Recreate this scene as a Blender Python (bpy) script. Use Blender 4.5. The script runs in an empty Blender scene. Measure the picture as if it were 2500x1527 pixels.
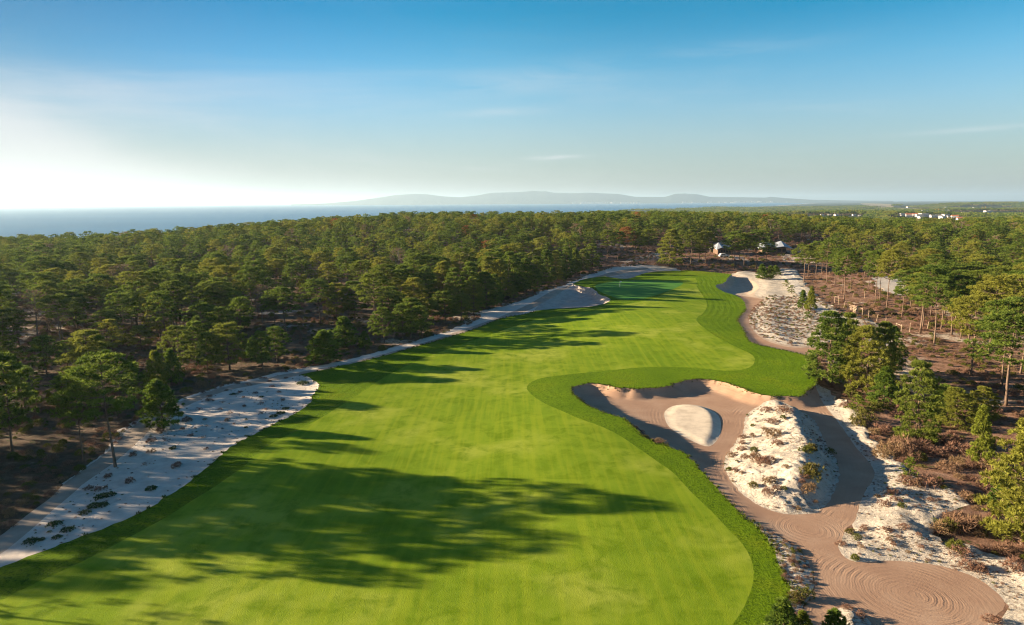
import bpy, math, random, time
T0 = time.time()
def tick(s): print('TICK', s, round(time.time() - T0, 1), flush=True)
import numpy as np
from mathutils import Vector, Matrix, Euler
from mathutils.geometry import delaunay_2d_cdt
from mathutils.kdtree import KDTree
random.seed(7); RNG = np.random.default_rng(11)
R = math.radians
S = bpy.context.scene
COL = S.collection

# ------------------------------------------------------------------ camera
F, CX, CY = 1643.0, 1232.0, 752.5
CAM = np.array([0., 0., 32.])
PITCH, ROLL = R(9.22), R(-0.33)
rotm = (Euler((R(90) - PITCH, 0, 0)).to_matrix() @ Matrix.Rotation(ROLL, 3, 'Z'))
RM = np.array(rotm)
cd = bpy.data.cameras.new('camera'); cam = bpy.data.objects.new('camera', cd); COL.objects.link(cam)
cam.location = CAM; cam.rotation_euler = rotm.to_euler()
cd.sensor_width = 36; cd.lens = 36 * F / 2464; cd.clip_end = 120000; cd.clip_start = 0.5
S.camera = cam

def ss(a, b, x):
    t = np.clip((x - a) / (b - a), 0, 1); return t * t * (3 - 2 * t)

SEA = -50.0
def _sea(px, py):
    v = RM @ np.array([(px - CX) / F, -(py - CY) / F, -1.0]); t = (SEA - 32) / v[2]; return (v[0] * t, v[1] * t)
COAST = np.array([(-1500, 250), (-900, 560), (-520, 850), (-200, 1100), (150, 1500)] + [_sea(*p) for p in [(1390, 518), (1480, 512.5), (1600, 508), (1700, 503), (1800, 498), (1850, 495.5), (1900, 492), (1930, 489.3)]], float)
COAST = np.vstack([COAST, [(COAST[-1, 0] + 300, COAST[-1, 1] + 2500), (COAST[-1, 0] - 200, 22600)]])
LANDPOLY = np.vstack([COAST, [(8000, 23500), (26000, 23500), (26000, -60), (-1500, -60)]])

def pip(poly, x, y):
    """which points lie inside an outline"""
    x = np.asarray(x, float); y = np.asarray(y, float); sh = x.shape; x = x.ravel(); y = y.ravel()
    poly = np.asarray(poly, float); q = np.roll(poly, -1, axis=0); inside = np.zeros(x.size, bool)
    box = (x >= poly[:, 0].min()) & (x <= poly[:, 0].max()) & (y >= poly[:, 1].min()) & (y <= poly[:, 1].max())
    ids = np.nonzero(box)[0]
    if ids.size == 0: return inside.reshape(sh)
    ok = poly[:, 1] != q[:, 1]; A = poly[ok]; B = q[ok]
    if ids.size <= 60:
        X = x[ids][:, None]; Y = y[ids][:, None]
        c = ((A[:, 1] > Y) != (B[:, 1] > Y)) & (X < (B[:, 0] - A[:, 0]) * (Y - A[:, 1]) / (B[:, 1] - A[:, 1]) + A[:, 0])
        inside[ids] = c.sum(1) % 2 == 1; return inside.reshape(sh)
    od = ids[np.argsort(y[ids], kind='stable')]; ys = y[od]; xs = x[od]; ins = np.zeros(od.size, bool)
    lo = np.searchsorted(ys, np.minimum(A[:, 1], B[:, 1]), 'left'); hi = np.searchsorted(ys, np.maximum(A[:, 1], B[:, 1]), 'left')
    for i in range(len(A)):
        l, h = lo[i], hi[i]
        if l < h: ins[l:h] ^= xs[l:h] < (B[i, 0] - A[i, 0]) * (ys[l:h] - A[i, 1]) / (B[i, 1] - A[i, 1]) + A[i, 0]
    inside[od] = ins; return inside.reshape(sh)

KDC = {}
def seg2(x, y, A, B):
    dx = B[..., 0] - A[..., 0]; dy = B[..., 1] - A[..., 1]; Ln = np.maximum(dx * dx + dy * dy, 1e-12)
    t = np.clip(((x - A[..., 0]) * dx + (y - A[..., 1]) * dy) / Ln, 0, 1)
    return (x - A[..., 0] - t * dx) ** 2 + (y - A[..., 1] - t * dy) ** 2
def pdist(poly, x, y, closed=True):
    """distance to an outline"""
    x = np.asarray(x, float); y = np.asarray(y, float); sh = x.shape; x = x.ravel(); y = y.ravel()
    poly = np.asarray(poly, float)
    A = poly if closed else poly[:-1]; B = np.roll(poly, -1, axis=0) if closed else poly[1:]
    if x.size * len(A) < 60000 or len(A) < 24:
        out = np.empty(x.size)
        for k in range(0, x.size, 4000): out[k:k + 4000] = seg2(x[k:k + 4000, None], y[k:k + 4000, None], A[None], B[None]).min(1)
        return np.sqrt(out).reshape(sh)
    key = (len(poly), closed, float(poly[0, 0]), float(poly[-1, 1]))
    if key not in KDC:
        pts = []; own = []
        for i in range(len(A)):
            k = max(1, int(np.hypot(*(B[i] - A[i])) / .8))
            for j in range(k): pts.append(A[i] + (B[i] - A[i]) * (j + .5) / k); own.append(i)
        kd = KDTree(len(pts))
        for i, p in enumerate(pts): kd.insert((p[0], p[1], 0), i)
        kd.balance(); KDC[key] = (kd, np.array(own))
    kd, own = KDC[key]; f = kd.find
    near = own[np.fromiter((f((a, b, 0))[1] for a, b in zip(x.tolist(), y.tolist())), int, x.size)]
    d = seg2(x, y, A[near], B[near])
    for s_ in (-1, 1):
        j = (near + s_) % len(A) if closed else np.clip(near + s_, 0, len(A) - 1); d = np.minimum(d, seg2(x, y, A[j], B[j]))
    return np.sqrt(d).reshape(sh)

def gauss(x, y, cx, cy, sx, sy): return np.exp(-((x - cx) / sx) ** 2 - ((y - cy) / sy) ** 2)

def hb(x, y):
    """large scale lie of the land"""
    x = np.asarray(x, float); y = np.asarray(y, float)
    A = 10.3 * ss(-300, -60, x); A = A - 6.5 * ss(130, 300, x)
    y1 = 400 + 170 * ss(-320, -40, x)
    z = A * ss(300, 450, y)
    f = ss(y1, y1 + 330, y); z = z * (1 - f) - 22 * f
    z = z + 1.9 * gauss(x, y, 40, 176, 30, 34) - 1.0 * gauss(x, y, -5, 215, 30, 30) + 1.6 * gauss(x, y, 40, 245, 40, 25)
    z = z + 0.7 * gauss(x, y, 10, 95, 14, 22) - 0.5 * gauss(x, y, -12, 70, 14, 12)
    z = z + 0.35 * np.sin(x / 23 + 1.3) * np.sin(y / 31 + .4)
    far = ss(420, 900, y)
    z = z + far * (2.5 * np.sin(x / 150 + y / 230) + 2 * np.sin(y / 170 - x / 310 + 2))
    z = z - 17 * ss(1400, 4200, y) + 42 * gauss(x, y, 4100, 5400, 1150, 600) + 14 * gauss(x, y, 900, 1900, 420, 260) + 10 * gauss(x, y, 2300, 3000, 700, 260)
    z = z + 24 * gauss(x, y, 5200, 11000, 2500, 1500) * 0
    return z

def ray(px, py):
    v = RM @ np.array([(px - CX) / F, -(py - CY) / F, -1.0]); return v / np.linalg.norm(v)

def at(px, py, dz=0.0, off=None):
    d = ray(px, py)
    if d[2] > -1e-4: d[2] = -1e-4
    z = dz
    for _ in range(40):
        t = (z - 32) / d[2]; p = CAM + d * t
        zn = float(hb(p[0], p[1])) + dz + (float(off(p[0], p[1])) if off else 0)
        if abs(zn - z) < 1e-3: break
        z = 0.5 * z + 0.5 * zn
    return np.array([p[0], p[1], z])

def depth(p): return float(-(RM.T @ (np.asarray(p) - CAM))[2])
def project(p):
    c = RM.T @ (np.asarray(p, float) - CAM)
    return CX + F * c[0] / -c[2], CY - F * c[1] / -c[2], -c[2]
def height_for(p, ytop):
    """height that puts the top of an upright thing at p on photo row ytop"""
    lo, hi = 0.0, 60.0
    for _ in range(40):
        m = (lo + hi) / 2
        if project((p[0], p[1], p[2] + m))[1] > ytop: lo = m
        else: hi = m
    return lo

def poly(pts, dz=0.0, smooth=1, step=1.2, jit=0.0):
    w = [at(a, b, dz(a, b) if callable(dz) else dz)[:2] for a, b in pts]; w = np.array(w)
    for _ in range(smooth):
        n = np.roll(w, -1, axis=0)
        w = np.stack([w * .75 + n * .25, w * .25 + n * .75], 1).reshape(-1, 2)
    out = []
    for i in range(len(w)):
        a = w[i]; b = w[(i + 1) % len(w)]; L = np.linalg.norm(b - a); st = max(step, 0.006 * np.hypot(*a)); k = max(1, int(L / st))
        for j in range(k):
            p = a + (b - a) * j / k
            out.append(p + RNG.normal(0, jit, 2) * min(1, 1))
    return np.array(out)

# ------------------------------------------------------------------ outlines
def low(px, py): return -.13 - 1.17 * (1 - float(ss(1105, 1215, py)))

TURF = poly([(-250,1448),(-120,1402),(0,1367),(48,1347),(112,1323),(191,1294),(259,1268),(324,1241),(368,1217),(409,1190),(450,1163),(477,1144),(504,1119),(531,1095),(559,1074),(586,1056),(630,1037),(664,1018),(708,996),(732,982),(748,969),(749,955),(761,943),(768,930),(763,921),(742,907),(719,902),(757,895),(788,888),(857,873),(925,856),(993,837),(1061,817),(1112,802),(1163,785),(1197,769),(1231,761),(1265,756),(1282,750),(1316,744),(1368,742),(1419,739),(1453,732),(1470,723),(1463,716),(1442,710),(1432,699),(1422,692),(1402,691),(1381,686),(1378,683),(1398,674),(1419,669),(1453,665),(1466,667),(1490,671),(1514,671),(1531,665),(1548,658),(1582,653),(1626,652),(1677,652),(1711,655),(1742,658.5),(1763,660),(1752,667),(1744,681),(1720,686),(1725,694),(1742,703),(1769,710),(1786,720),(1795,733),(1793,747),(1779,762),(1774,771),(1779,781),(1793,801),(1800,820),(1820,829),(1864,839),(1905,847),(1950,858),(1956,870),(1967,904),(1968,922),(1942,941),(1929,955),(1891,954),(1843,952),(1807,944),(1782,933),(1750,923),(1730,918),(1698,913),(1673,912),(1644,917),(1628,921),(1608,929),(1583,934),(1557,934),(1531,937),(1506,933),(1486,934),(1467,928),(1448,925),(1419,922),(1397,926),(1377,933),(1372,938),(1380,949),(1397,965),(1416,976),(1441,989),(1461,995),(1499,1006),(1512,1011),(1518,1022),(1531,1032),(1535,1042),(1560,1059),(1586,1067),(1605,1072),(1628,1082),(1650,1093),(1663,1106),(1679,1125),(1698,1146),(1721,1168),(1740,1191),(1756,1210),(1782,1237),(1807,1254),(1823,1268),(1836,1284),(1855,1310),(1866,1328),(1877,1360),(1887,1388),(1897,1410),(1898,1435),(1893,1460),(1875,1490),(1850,1540),(1780,1680),(1500,1900),(900,1950),(200,1900),(-500,1800)], step=.7, jit=.13)
FAIR = poly([(-250,1535),(0,1447),(51,1420),(136,1380),(218,1342),(290,1304),(358,1268),(409,1240),(460,1206),(511,1176),(559,1142),(593,1119),(620,1088),(664,1061),(715,1037),(773,1006),(838,965),(870,945),(925,907),(979,880),(1040,854),(1100,832),(1163,812),(1231,788),(1282,771),(1340,762),(1400,752),(1470,741),(1514,731),(1572,720),(1605,704),(1625,685),(1640,672),(1660,668),(1678,671),(1674,689),(1694,716),(1703,733),(1694,754),(1677,764),(1675,774),(1704,798),(1738,819),(1779,839),(1810,853),(1818,866),(1810,883),(1779,892),(1738,893),(1694,887),(1626,883),(1538,884),(1473,891),(1409,897),(1345,904),(1300,910),(1275,921),(1265,934),(1281,953),(1313,973),(1345,986),(1393,1008),(1441,1024),(1490,1047),(1522,1069),(1554,1091),(1586,1114),(1615,1133),(1640,1159),(1666,1188),(1698,1217),(1730,1249),(1756,1278),(1782,1303),(1803,1335),(1812,1360),(1814,1388),(1809,1416),(1797,1447),(1778,1482),(1762,1504),(1730,1560),(1660,1660),(1450,1780),(900,1830),(200,1780),(-400,1700)], step=1.2)
GREEN = poly([(1429,688),(1453,681),(1490,676),(1555,675),(1626,677),(1648,680),(1632,692),(1599,704),(1562,716),(1538,721),(1497,722),(1473,714),(1446,704),(1436,696)], step=1.0)
BROWN = poly([(1390,915),(1800,930),(1942,941),(1955,935),(1968,953),(1987,979),(2013,1011),(2032,1037),(2056,1072),(2078,1104),(2097,1132),(2105,1154),(2097,1169),(2078,1191),(2069,1210),(2064,1238),(2053,1260),(2034,1272),(2030,1290),(2019,1307),(2017,1319),(2028,1338),(2050,1352),(2084,1354),(2131,1349),(2178,1351),(2256,1360),(2303,1372),(2350,1391),(2381,1410),(2412,1438),(2418,1463),(2397,1482),(2375,1505),(2330,1560),(2200,1700),(1980,1700),(1950,1600),(1969,1520),(1940,1487),(1928,1472),(1940,1454),(1955,1429),(1961,1416),(1959,1385),(1950,1360),(1934,1335),(1919,1316),(1900,1304),(1866,1285),(1825,1266),(1782,1244),(1740,1200),(1700,1160),(1600,1080),(1500,1015),(1400,975),(1355,938)], dz=low, step=.7, jit=.03)
PILE = poly([(1597,998),(1602,986),(1621,976),(1650,973),(1682,976),(1708,984),(1727,997),(1735,1014),(1735,1040),(1727,1059),(1711,1075),(1692,1074),(1660,1059),(1628,1042),(1605,1024)], dz=low, step=.6)
DUNE_L = [(1843,974),(1823,979),(1801,992),(1791,1011),(1791,1034),(1775,1056),(1759,1082),(1746,1101),(1741,1127),(1746,1152),(1766,1175),(1794,1197),(1827,1217),(1859,1230),(1891,1238),(1925,1239)]
DUNE_R = [(1971,1233),(1993,1213),(2013,1178),(2019,1146),(2017,1120),(1997,1085),(1977,1047),(1965,1018),(1942,995),(1907,981),(1875,974)]
DUNE = poly(DUNE_L + DUNE_R, dz=low, step=.6, jit=.08)
BISLE = poly([(2006,1472),(2025,1461),(2062,1466),(2084,1482),(2100,1510),(2110,1600),(2040,1640),(1998,1560),(1990,1500)], dz=low, step=.6, jit=.05)
HSTRIP = poly([(1800,1248),(1826,1267),(1866,1287),(1900,1306),(1919,1318),(1934,1337),(1950,1362),(1959,1387),(1961,1418),(1955,1431),(1940,1456),(1928,1474),(1945,1500),(1950,1600),(1900,1640),(1830,1560),(1860,1490),(1880,1430),(1860,1370),(1830,1300)], dz=low, step=.8, jit=.1)
FBUNK = poly([(1700,680),(1740,655),(1776,659),(1817,672),(1830,684),(1817,703),(1815,716),(1844,721),(1830,730),(1813,744),(1801,764),(1803,781),(1817,805),(1844,822),(1881,834),(1915,838),(1956,837),(1985,845),(1975,862),(1950,864),(1860,850),(1790,830),(1760,775),(1780,735),(1740,712)], dz=-.6, step=.9, jit=.03)
FTRACK = poly([(1758,706),(1844,721),(1830,730),(1813,744),(1801,764),(1803,781),(1817,805),(1844,822),(1881,834),(1915,838),(1956,837),(1985,845),(1975,862),(1950,864),(1860,850),(1790,830),(1760,775),(1775,735)], dz=-.25, step=.9, jit=.03)
RDUNE = poly([(1752,655),(1790,650),(1850,655),(1880,645),(1925,652),(1945,690),(1965,715),(2000,735),(2020,755),(2090,770),(2112,785),(2060,800),(2000,815),(1985,845),(1950,860),(1860,845),(1800,820),(1790,770),(1800,730),(1790,700)], dz=-.2, step=1.2, jit=.5)
TRACK_R = poly([(1882,650),(1905,652),(1921,672),(1931,700),(1950,722),(1975,738),(2010,757),(2060,778),(2055,790),(2000,778),(1958,752),(1935,730),(1912,706),(1897,680)], dz=-.2, step=1.5, jit=.1)
CLEAR = poly([(2098,666),(2150,668),(2195,684),(2210,712),(2165,714),(2125,702),(2105,688)], dz=-.3, step=2, jit=.5)
SANDY_R = poly([(2100,1060),(2060,985),(2010,960),(1968,936),(1955,940),(1985,1000),(2050,1090),(2080,1150),(2050,1250),(2010,1300),(2030,1360),(2250,1370),(2420,1440),(2390,1505),(2350,1560),(2700,1600),(2700,1440),(2464,1372),(2381,1338),(2319,1322),(2262,1318),(2240,1280),(2243,1254),(2303,1235),(2340,1218),(2312,1197),(2256,1182),(2200,1170),(2184,1154),(2165,1128),(2120,1100)], dz=low, step=1.0, jit=.35)
PATHP = poly([(2100,778),(2160,800),(2175,820),(2120,850),(2090,850),(2070,800)], dz=-.2, step=1.5, jit=.4)
SAND_L = poly([(-250,1425),(-100,1360),(0,1298),(44,1258),(119,1203),(160,1161),(200,1122),(240,1093),(272,1060),(262,1047),(293,1030),(330,1000),(380,975),(409,966),(477,941),(545,920),(630,905),(690,888),(766,880),(857,862),(925,842),(1027,812),(1095,788),(1130,775),(1150,762),(1120,757),(1163,748),(1231,728),(1272,714),(1320,690),(1367,670),(1419,653),(1470,643),(1521,638),(1589,639),(1640,645),(1640,660),(1560,675),(1500,685),(1470,730),(1400,750),(1260,770),(1100,820),(900,880),(800,900),(790,940),(740,1000),(600,1070),(400,1210),(200,1310),(0,1385),(-200,1450)], step=1.0, jit=.22)
TRACK_L = poly([(-250,1415),(-100,1345),(0,1292),(44,1255),(119,1200),(160,1159),(218,1115),(266,1078),(293,1047),(317,1023),(351,1000),(409,972),(477,946),(545,925),(630,910),(690,897),(766,889),(857,870),(925,852),(1027,823),(1095,800),(1160,778),(1215,758),(1260,738),(1300,715),(1340,694),(1375,675),(1419,661),(1480,649),(1560,642),(1560,646),(1480,656),(1425,666),(1390,678),(1350,702),(1310,725),(1270,748),(1215,770),(1160,790),(1095,812),(1027,835),(925,863),(857,880),(788,893),(700,905),(630,920),(545,936),(477,960),(426,984),(375,1018),(334,1056),(306,1083),(272,1114),(204,1161),(170,1192),(136,1219),(61,1287),(0,1336),(-100,1388),(-200,1450)], step=1.0, jit=.04)
GBUNK = poly([(1300,728),(1330,705),(1362,690),(1395,686),(1440,690),(1480,715),(1475,735),(1420,745),(1320,748),(1280,752)], step=1.2)
UBUNK = poly([(1463,668),(1463,660),(1497,655),(1538,648),(1580,644),(1590,650),(1550,662),(1510,680),(1480,675)], step=1.5)
FIELD = np.array([at(*p)[:2] for p in [(2070,490),(2143,492),(2153,498),(2206,502),(2250,505),(2250,508),(2157,506.5),(2118,501.5),(2083,499)]])
WATERLINE = COAST

def turf_d(x, y):
    """distance outside the turf, 0 on it"""
    d = pdist(TURF, x, y); return np.where(pip(TURF, x, y), 0, d)

DLw = np.array([at(a, b, low(a, b))[:2] for a, b in DUNE_L]); DRw = np.array([at(a, b, low(a, b))[:2] for a, b in DUNE_R])
def offs(x, y):
    x = np.asarray(x, float); y = np.asarray(y, float)
    sh = x.shape; x = x.ravel(); y = y.ravel(); z = np.zeros(x.shape)
    near = (y < 420) & (y > -20) & (np.abs(x) < 330)
    if near.any():
        X, Y = x[near], y[near]
        td = turf_d(X, Y)
        right = ss(-5, 12, X - 0.0 * Y)
        drop = 0.45 * ss(0, .35, td) + 0.85 * ss(0.1, 2.8, td)
        back = 1 - ss(18, 60, td)
        drop = drop * (.10 + .90 * ss(74, 90, Y) * (1 - ss(118, 135, Y)) + 1.05 * ss(235, 262, Y) * (1 - ss(300, 330, Y)))
        o = -drop * np.where(X > 5, 1, 0.22) * back
        for P, D, wd in ((GBUNK, 1.5, 6), (UBUNK, 1.2, 5), (FBUNK, 0.9, 3)):
            ins = pip(P, X, Y); dd = pdist(P, X, Y)
            if P is FBUNK: D = D * (.15 + .85 * ss(222, 250, Y))
            o = o - np.where(ins & (td > 0), D * ss(0, wd, dd) * ss(0, 2, td), 0)
        # raised tongue right of the far bunker, heaps and dune
        ins = pip(PILE, X, Y); o = o + np.where(ins, (.04 + .42 * np.clip((X - PILE[:, 0].min()) / np.ptp(PILE[:, 0]), 0, 1)) * ss(0, 1.6, pdist(PILE, X, Y)), 0)
        ins = pip(DUNE, X, Y)
        dl = pdist(DLw, X, Y, False); dr = pdist(DRw, X, Y, False)
        lump = .5 + .26 * np.sin(X * .9 + Y * .5 + 1.5 * np.sin(Y * .31)) * np.sin(Y * .53 + 1 + np.sin(X * .7)) + .12 * np.sin(X * 2.7 - Y * 1.3 + 2 * np.sin(X + Y * .4)) * np.sin(Y * 1.9 + np.sin(X * 1.3))
        o = o + np.where(ins, 2.0 * ss(-.6, 9.5, dl) * ss(-.2, 4.2, dr) * ss(0, 1.2, pdist(DUNE, X, Y)) + (.5 * lump + .10 * np.sin(4.1 * X + 2 * np.sin(Y * 1.7)) * np.sin(3.7 * Y + X)) * ss(0, 2, pdist(DUNE, X, Y)), 0)
        ins = pip(BISLE, X, Y); o = o + np.where(ins, .7 * ss(0, 2, pdist(BISLE, X, Y)), 0)
        for P, h in ((SANDY_R, .9), (RDUNE, .8)):
            inb = pip(BROWN, X, Y) | pip(FBUNK, X, Y) | pip(TURF, X, Y)
            db = np.minimum(pdist(BROWN, X, Y), np.minimum(pdist(FBUNK, X, Y), pdist(TURF, X, Y)))
            lp = .45 + .3 * np.sin(X * .55 + Y * .2) * np.sin(Y * .4 + 2) + .14 * np.sin(X * 1.9 + Y) * np.sin(Y * 1.6 - X * .7) + .09 * np.sin(3.9 * X - 2 * Y) * np.sin(Y * 3.1)
            o = o + np.where(pip(P, X, Y) & ~inb, h * ss(0, 4, db) * lp, 0)
        g = pip(HSTRIP, X, Y) & ~pip(BROWN, X, Y) & (td > 0)
        o = o + np.where(g, .14 * ss(0, 1.5, pdist(BROWN, X, Y)) * ss(0, 1.5, td), 0)
        z[near] = o
    return z.reshape(sh)
def ground(x, y): return float(hb(x, y) + offs(np.array([x]), np.array([y]))[0])
def atg(px, py):
    p = at(px, py)
    for _ in range(6):
        o = float(offs(np.array([p[0]]), np.array([p[1]]))[0]); p = at(px, py, o)
    return np.array([p[0], p[1], ground(p[0], p[1])])

# ------------------------------------------------------------------ node helpers
def material(name, rough=.9, spec=.2):
    m = bpy.data.materials.new(name); m.use_nodes = True
    nt = m.node_tree; b = nt.nodes['Principled BSDF']; b.inputs['Roughness'].default_value = rough
    b.inputs['Specular IOR Level'].default_value = spec
    return m, nt, b
def N(nt, t, **k):
    n = nt.nodes.new(t)
    for a, v in k.items():
        if a in n.inputs: n.inputs[a].default_value = v
        else: setattr(n, a, v)
    return n
def L(nt, a, b): nt.links.new(a, b)
def pos(nt): return N(nt, 'ShaderNodeNewGeometry').outputs['Position']
def noise(nt, scale, detail=4, rough=.55, vec=None, dist=0):
    n = N(nt, 'ShaderNodeTexNoise'); n.inputs['Scale'].default_value = scale; n.inputs['Detail'].default_value = detail
    n.inputs['Roughness'].default_value = rough; n.inputs['Distortion'].default_value = dist
    L(nt, vec if vec is not None else pos(nt), n.inputs['Vector']); return n.outputs['Fac']
def stretch(nt, s, rot=0):
    m = N(nt, 'ShaderNodeMapping'); m.inputs['Scale'].default_value = s; m.inputs['Rotation'].default_value = (0, 0, rot)
    L(nt, pos(nt), m.inputs['Vector']); return m.outputs['Vector']
def ramp(nt, fac, stops):
    r = N(nt, 'ShaderNodeValToRGB'); e = r.color_ramp.elements
    while len(e) < len(stops): e.new(.5)
    for i, (p, c) in enumerate(stops):
        e[i].position = p; e[i].color = (*c, 1) if len(c) == 3 else c
    L(nt, fac, r.inputs['Fac']); return r.outputs['Color']
def mix(nt, fac, a, b, mode='MIX'):
    m = N(nt, 'ShaderNodeMix', data_type='RGBA', blend_type=mode)
    if isinstance(fac, float): m.inputs[0].default_value = fac
    else: L(nt, fac, m.inputs[0])
    for i, v in ((6, a), (7, b)):
        if isinstance(v, tuple): m.inputs[i].default_value = (*v, 1)
        else: L(nt, v, m.inputs[i])
    return m.outputs[2]
def M(nt, op, a, b=0.0, c=None, clamp=False):
    m = N(nt, 'ShaderNodeMath', operation=op); m.use_clamp = clamp
    for i, v in enumerate((a, b, c)):
        if v is None: continue
        if isinstance(v, (int, float)): m.inputs[i].default_value = v
        else: L(nt, v, m.inputs[i])
    return m.outputs[0]
def bump(nt, b, h, dist, strength=1.0):
    n = N(nt, 'ShaderNodeBump'); n.inputs['Distance'].default_value = dist; n.inputs['Strength'].default_value = strength
    L(nt, h, n.inputs['Height']); L(nt, n.outputs['Normal'], b.inputs['Normal']); return n
def smst(nt, v, lo, hi):
    n = N(nt, 'ShaderNodeMapRange', interpolation_type='SMOOTHSTEP'); n.inputs[1].default_value = lo; n.inputs[2].default_value = hi
    L(nt, v, n.inputs[0]); return n.outputs[0]

tick('polys')
# ------------------------------------------------------------------ ground materials
def mat_rough():
    m, nt, b = material('rough_grass', .9, .03)
    c = ramp(nt, noise(nt, .12, 5, .6), [(.3, (.095, .17, .006)), (.55, (.13, .215, .007)), (.75, (.175, .225, .009))])
    c = mix(nt, M(nt, 'MULTIPLY', smst(nt, noise(nt, 3.2, 4, .7), .46, .64), .85), c, (.05, .10, .004))
    # dry straw patch behind the green
    p = N(nt, 'ShaderNodeSeparateXYZ'); L(nt, pos(nt), p.inputs[0])
    g = M(nt, 'MULTIPLY', smst(nt, p.outputs[1], 285, 330), smst(nt, noise(nt, .09, 4), .42, .6))
    c = mix(nt, M(nt, 'MULTIPLY', g, .6), c, (.20, .15, .02))
    L(nt, c, b.inputs['Base Color'])
    att = N(nt, 'ShaderNodeAttribute', attribute_name='edge')
    row = M(nt, 'SINE', M(nt, 'MULTIPLY_ADD', att.outputs['Fac'], 3.6, M(nt, 'MULTIPLY', noise(nt, .5, 3), 5.)))
    h = M(nt, 'ADD', M(nt, 'MULTIPLY', noise(nt, 4.5, 4, .7), 1.1), M(nt, 'MULTIPLY', row, .09))
    bump(nt, b, h, .40, 1.0); return m
def mat_fair():
    m, nt, b = material('fairway_grass', .9, .03)
    c = ramp(nt, noise(nt, .055, 5, .6), [(.34, (.13, .215, .010)), (.5, (.18, .26, .014)), (.64, (.30, .345, .045))])
    c2 = mix(nt, smst(nt, noise(nt, .35, 5, .65, dist=.5), .4, .75), c, (.105, .175, .005))
    st = noise(nt, .5, 3, .5, vec=stretch(nt, (2.4, .12, 1), R(-4)))
    c3 = mix(nt, M(nt, 'MULTIPLY', smst(nt, st, .4, .7), .35), c2, (.29, .34, .02))
    c4 = mix(nt, M(nt, 'MULTIPLY', smst(nt, noise(nt, 6, 3, .7), .58, .75), .45), c3, (.085, .12, .004))
    L(nt, c4, b.inputs['Base Color'])
    h = M(nt, 'ADD', noise(nt, 9, 3, .7), M(nt, 'MULTIPLY', noise(nt, .8, 4, .6), .7)); bump(nt, b, h, .06, .7); return m
def mat_green():
    m, nt, b = material('putting_green_grass', .8, .06)
    c = ramp(nt, noise(nt, .15, 3), [(.3, (.06, .19, .028)), (.7, (.10, .24, .034))])
    L(nt, c, b.inputs['Base Color']); bump(nt, b, noise(nt, 12, 2), .01, .4); return m
def mat_raked():
    m, nt, b = material('raked_brown_sand', .95, .1)
    att = N(nt, 'ShaderNodeAttribute', attribute_name='edge')
    c = ramp(nt, noise(nt, .2, 5, .6), [(.3, (.32, .195, .125)), (.5, (.38, .24, .155)), (.75, (.45, .305, .205))])
    n1 = noise(nt, .9, 3, .6)
    ph = M(nt, 'MULTIPLY_ADD', att.outputs['Fac'], 11.4, M(nt, 'MULTIPLY', n1, 4.0))
    wob = smst(nt, noise(nt, .35, 3), .38, .62)
    s1 = M(nt, 'SINE', ph); s2 = M(nt, 'SINE', M(nt, 'MULTIPLY', ph, 2.63))
    c = mix(nt, M(nt, 'MULTIPLY', smst(nt, s1, .2, 1.), .10), c, (.27, .165, .11))
    L(nt, c, b.inputs['Base Color'])
    h = M(nt, 'ADD', M(nt, 'MULTIPLY', s1, M(nt, 'MULTIPLY_ADD', wob, .7, .25)), M(nt, 'MULTIPLY', s2, .35))
    h = M(nt, 'MULTIPLY', h, M(nt, 'MULTIPLY_ADD', smst(nt, noise(nt, .28, 4, .6), .40, .62), .8, .25))
    h = M(nt, 'MULTIPLY_ADD', noise(nt, 5, 5, .75), 2.2, h)
    bump(nt, b, h, .010, .8); return m
def mat_white(name, tint=(1, 1, 1), debris=.5, lump=.22, dtone=(.20, .125, .08)):
    m, nt, b = material(name, .95, .1)
    a = tuple(v * t for v, t in zip((.56, .52, .46), tint)); d = tuple(v * t for v, t in zip((.43, .39, .34), tint))
    c = ramp(nt, noise(nt, .6, 6, .65), [(.3, d), (.55, a), (.8, tuple(min(.8, v * 1.12) for v in a))])
    fine = noise(nt, 2.6, 5, .75, vec=stretch(nt, (1, 1.8, 1), .3))
    big = smst(nt, noise(nt, .16, 4, .6), .36, .62)
    k = M(nt, 'MULTIPLY', smst(nt, fine, .58 - .07 * debris, .66 - .06 * debris), M(nt, 'MULTIPLY', big, debris))
    c = mix(nt, k, c, dtone); L(nt, c, b.inputs['Base Color'])
    h = M(nt, 'ADD', M(nt, 'MULTIPLY', noise(nt, 1.5, 6, .7), 1.), M(nt, 'MULTIPLY', k, .4)); bump(nt, b, h, lump, .9); return m
def mat_track():
    m, nt, b = material('track_sand', .9, .15)
    c = ramp(nt, noise(nt, .5, 5, .6), [(.3, (.30, .235, .175)), (.7, (.40, .325, .25))]); L(nt, c, b.inputs['Base Color'])
    bump(nt, b, noise(nt, 5, 4, .7), .04, .8); return m
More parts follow.
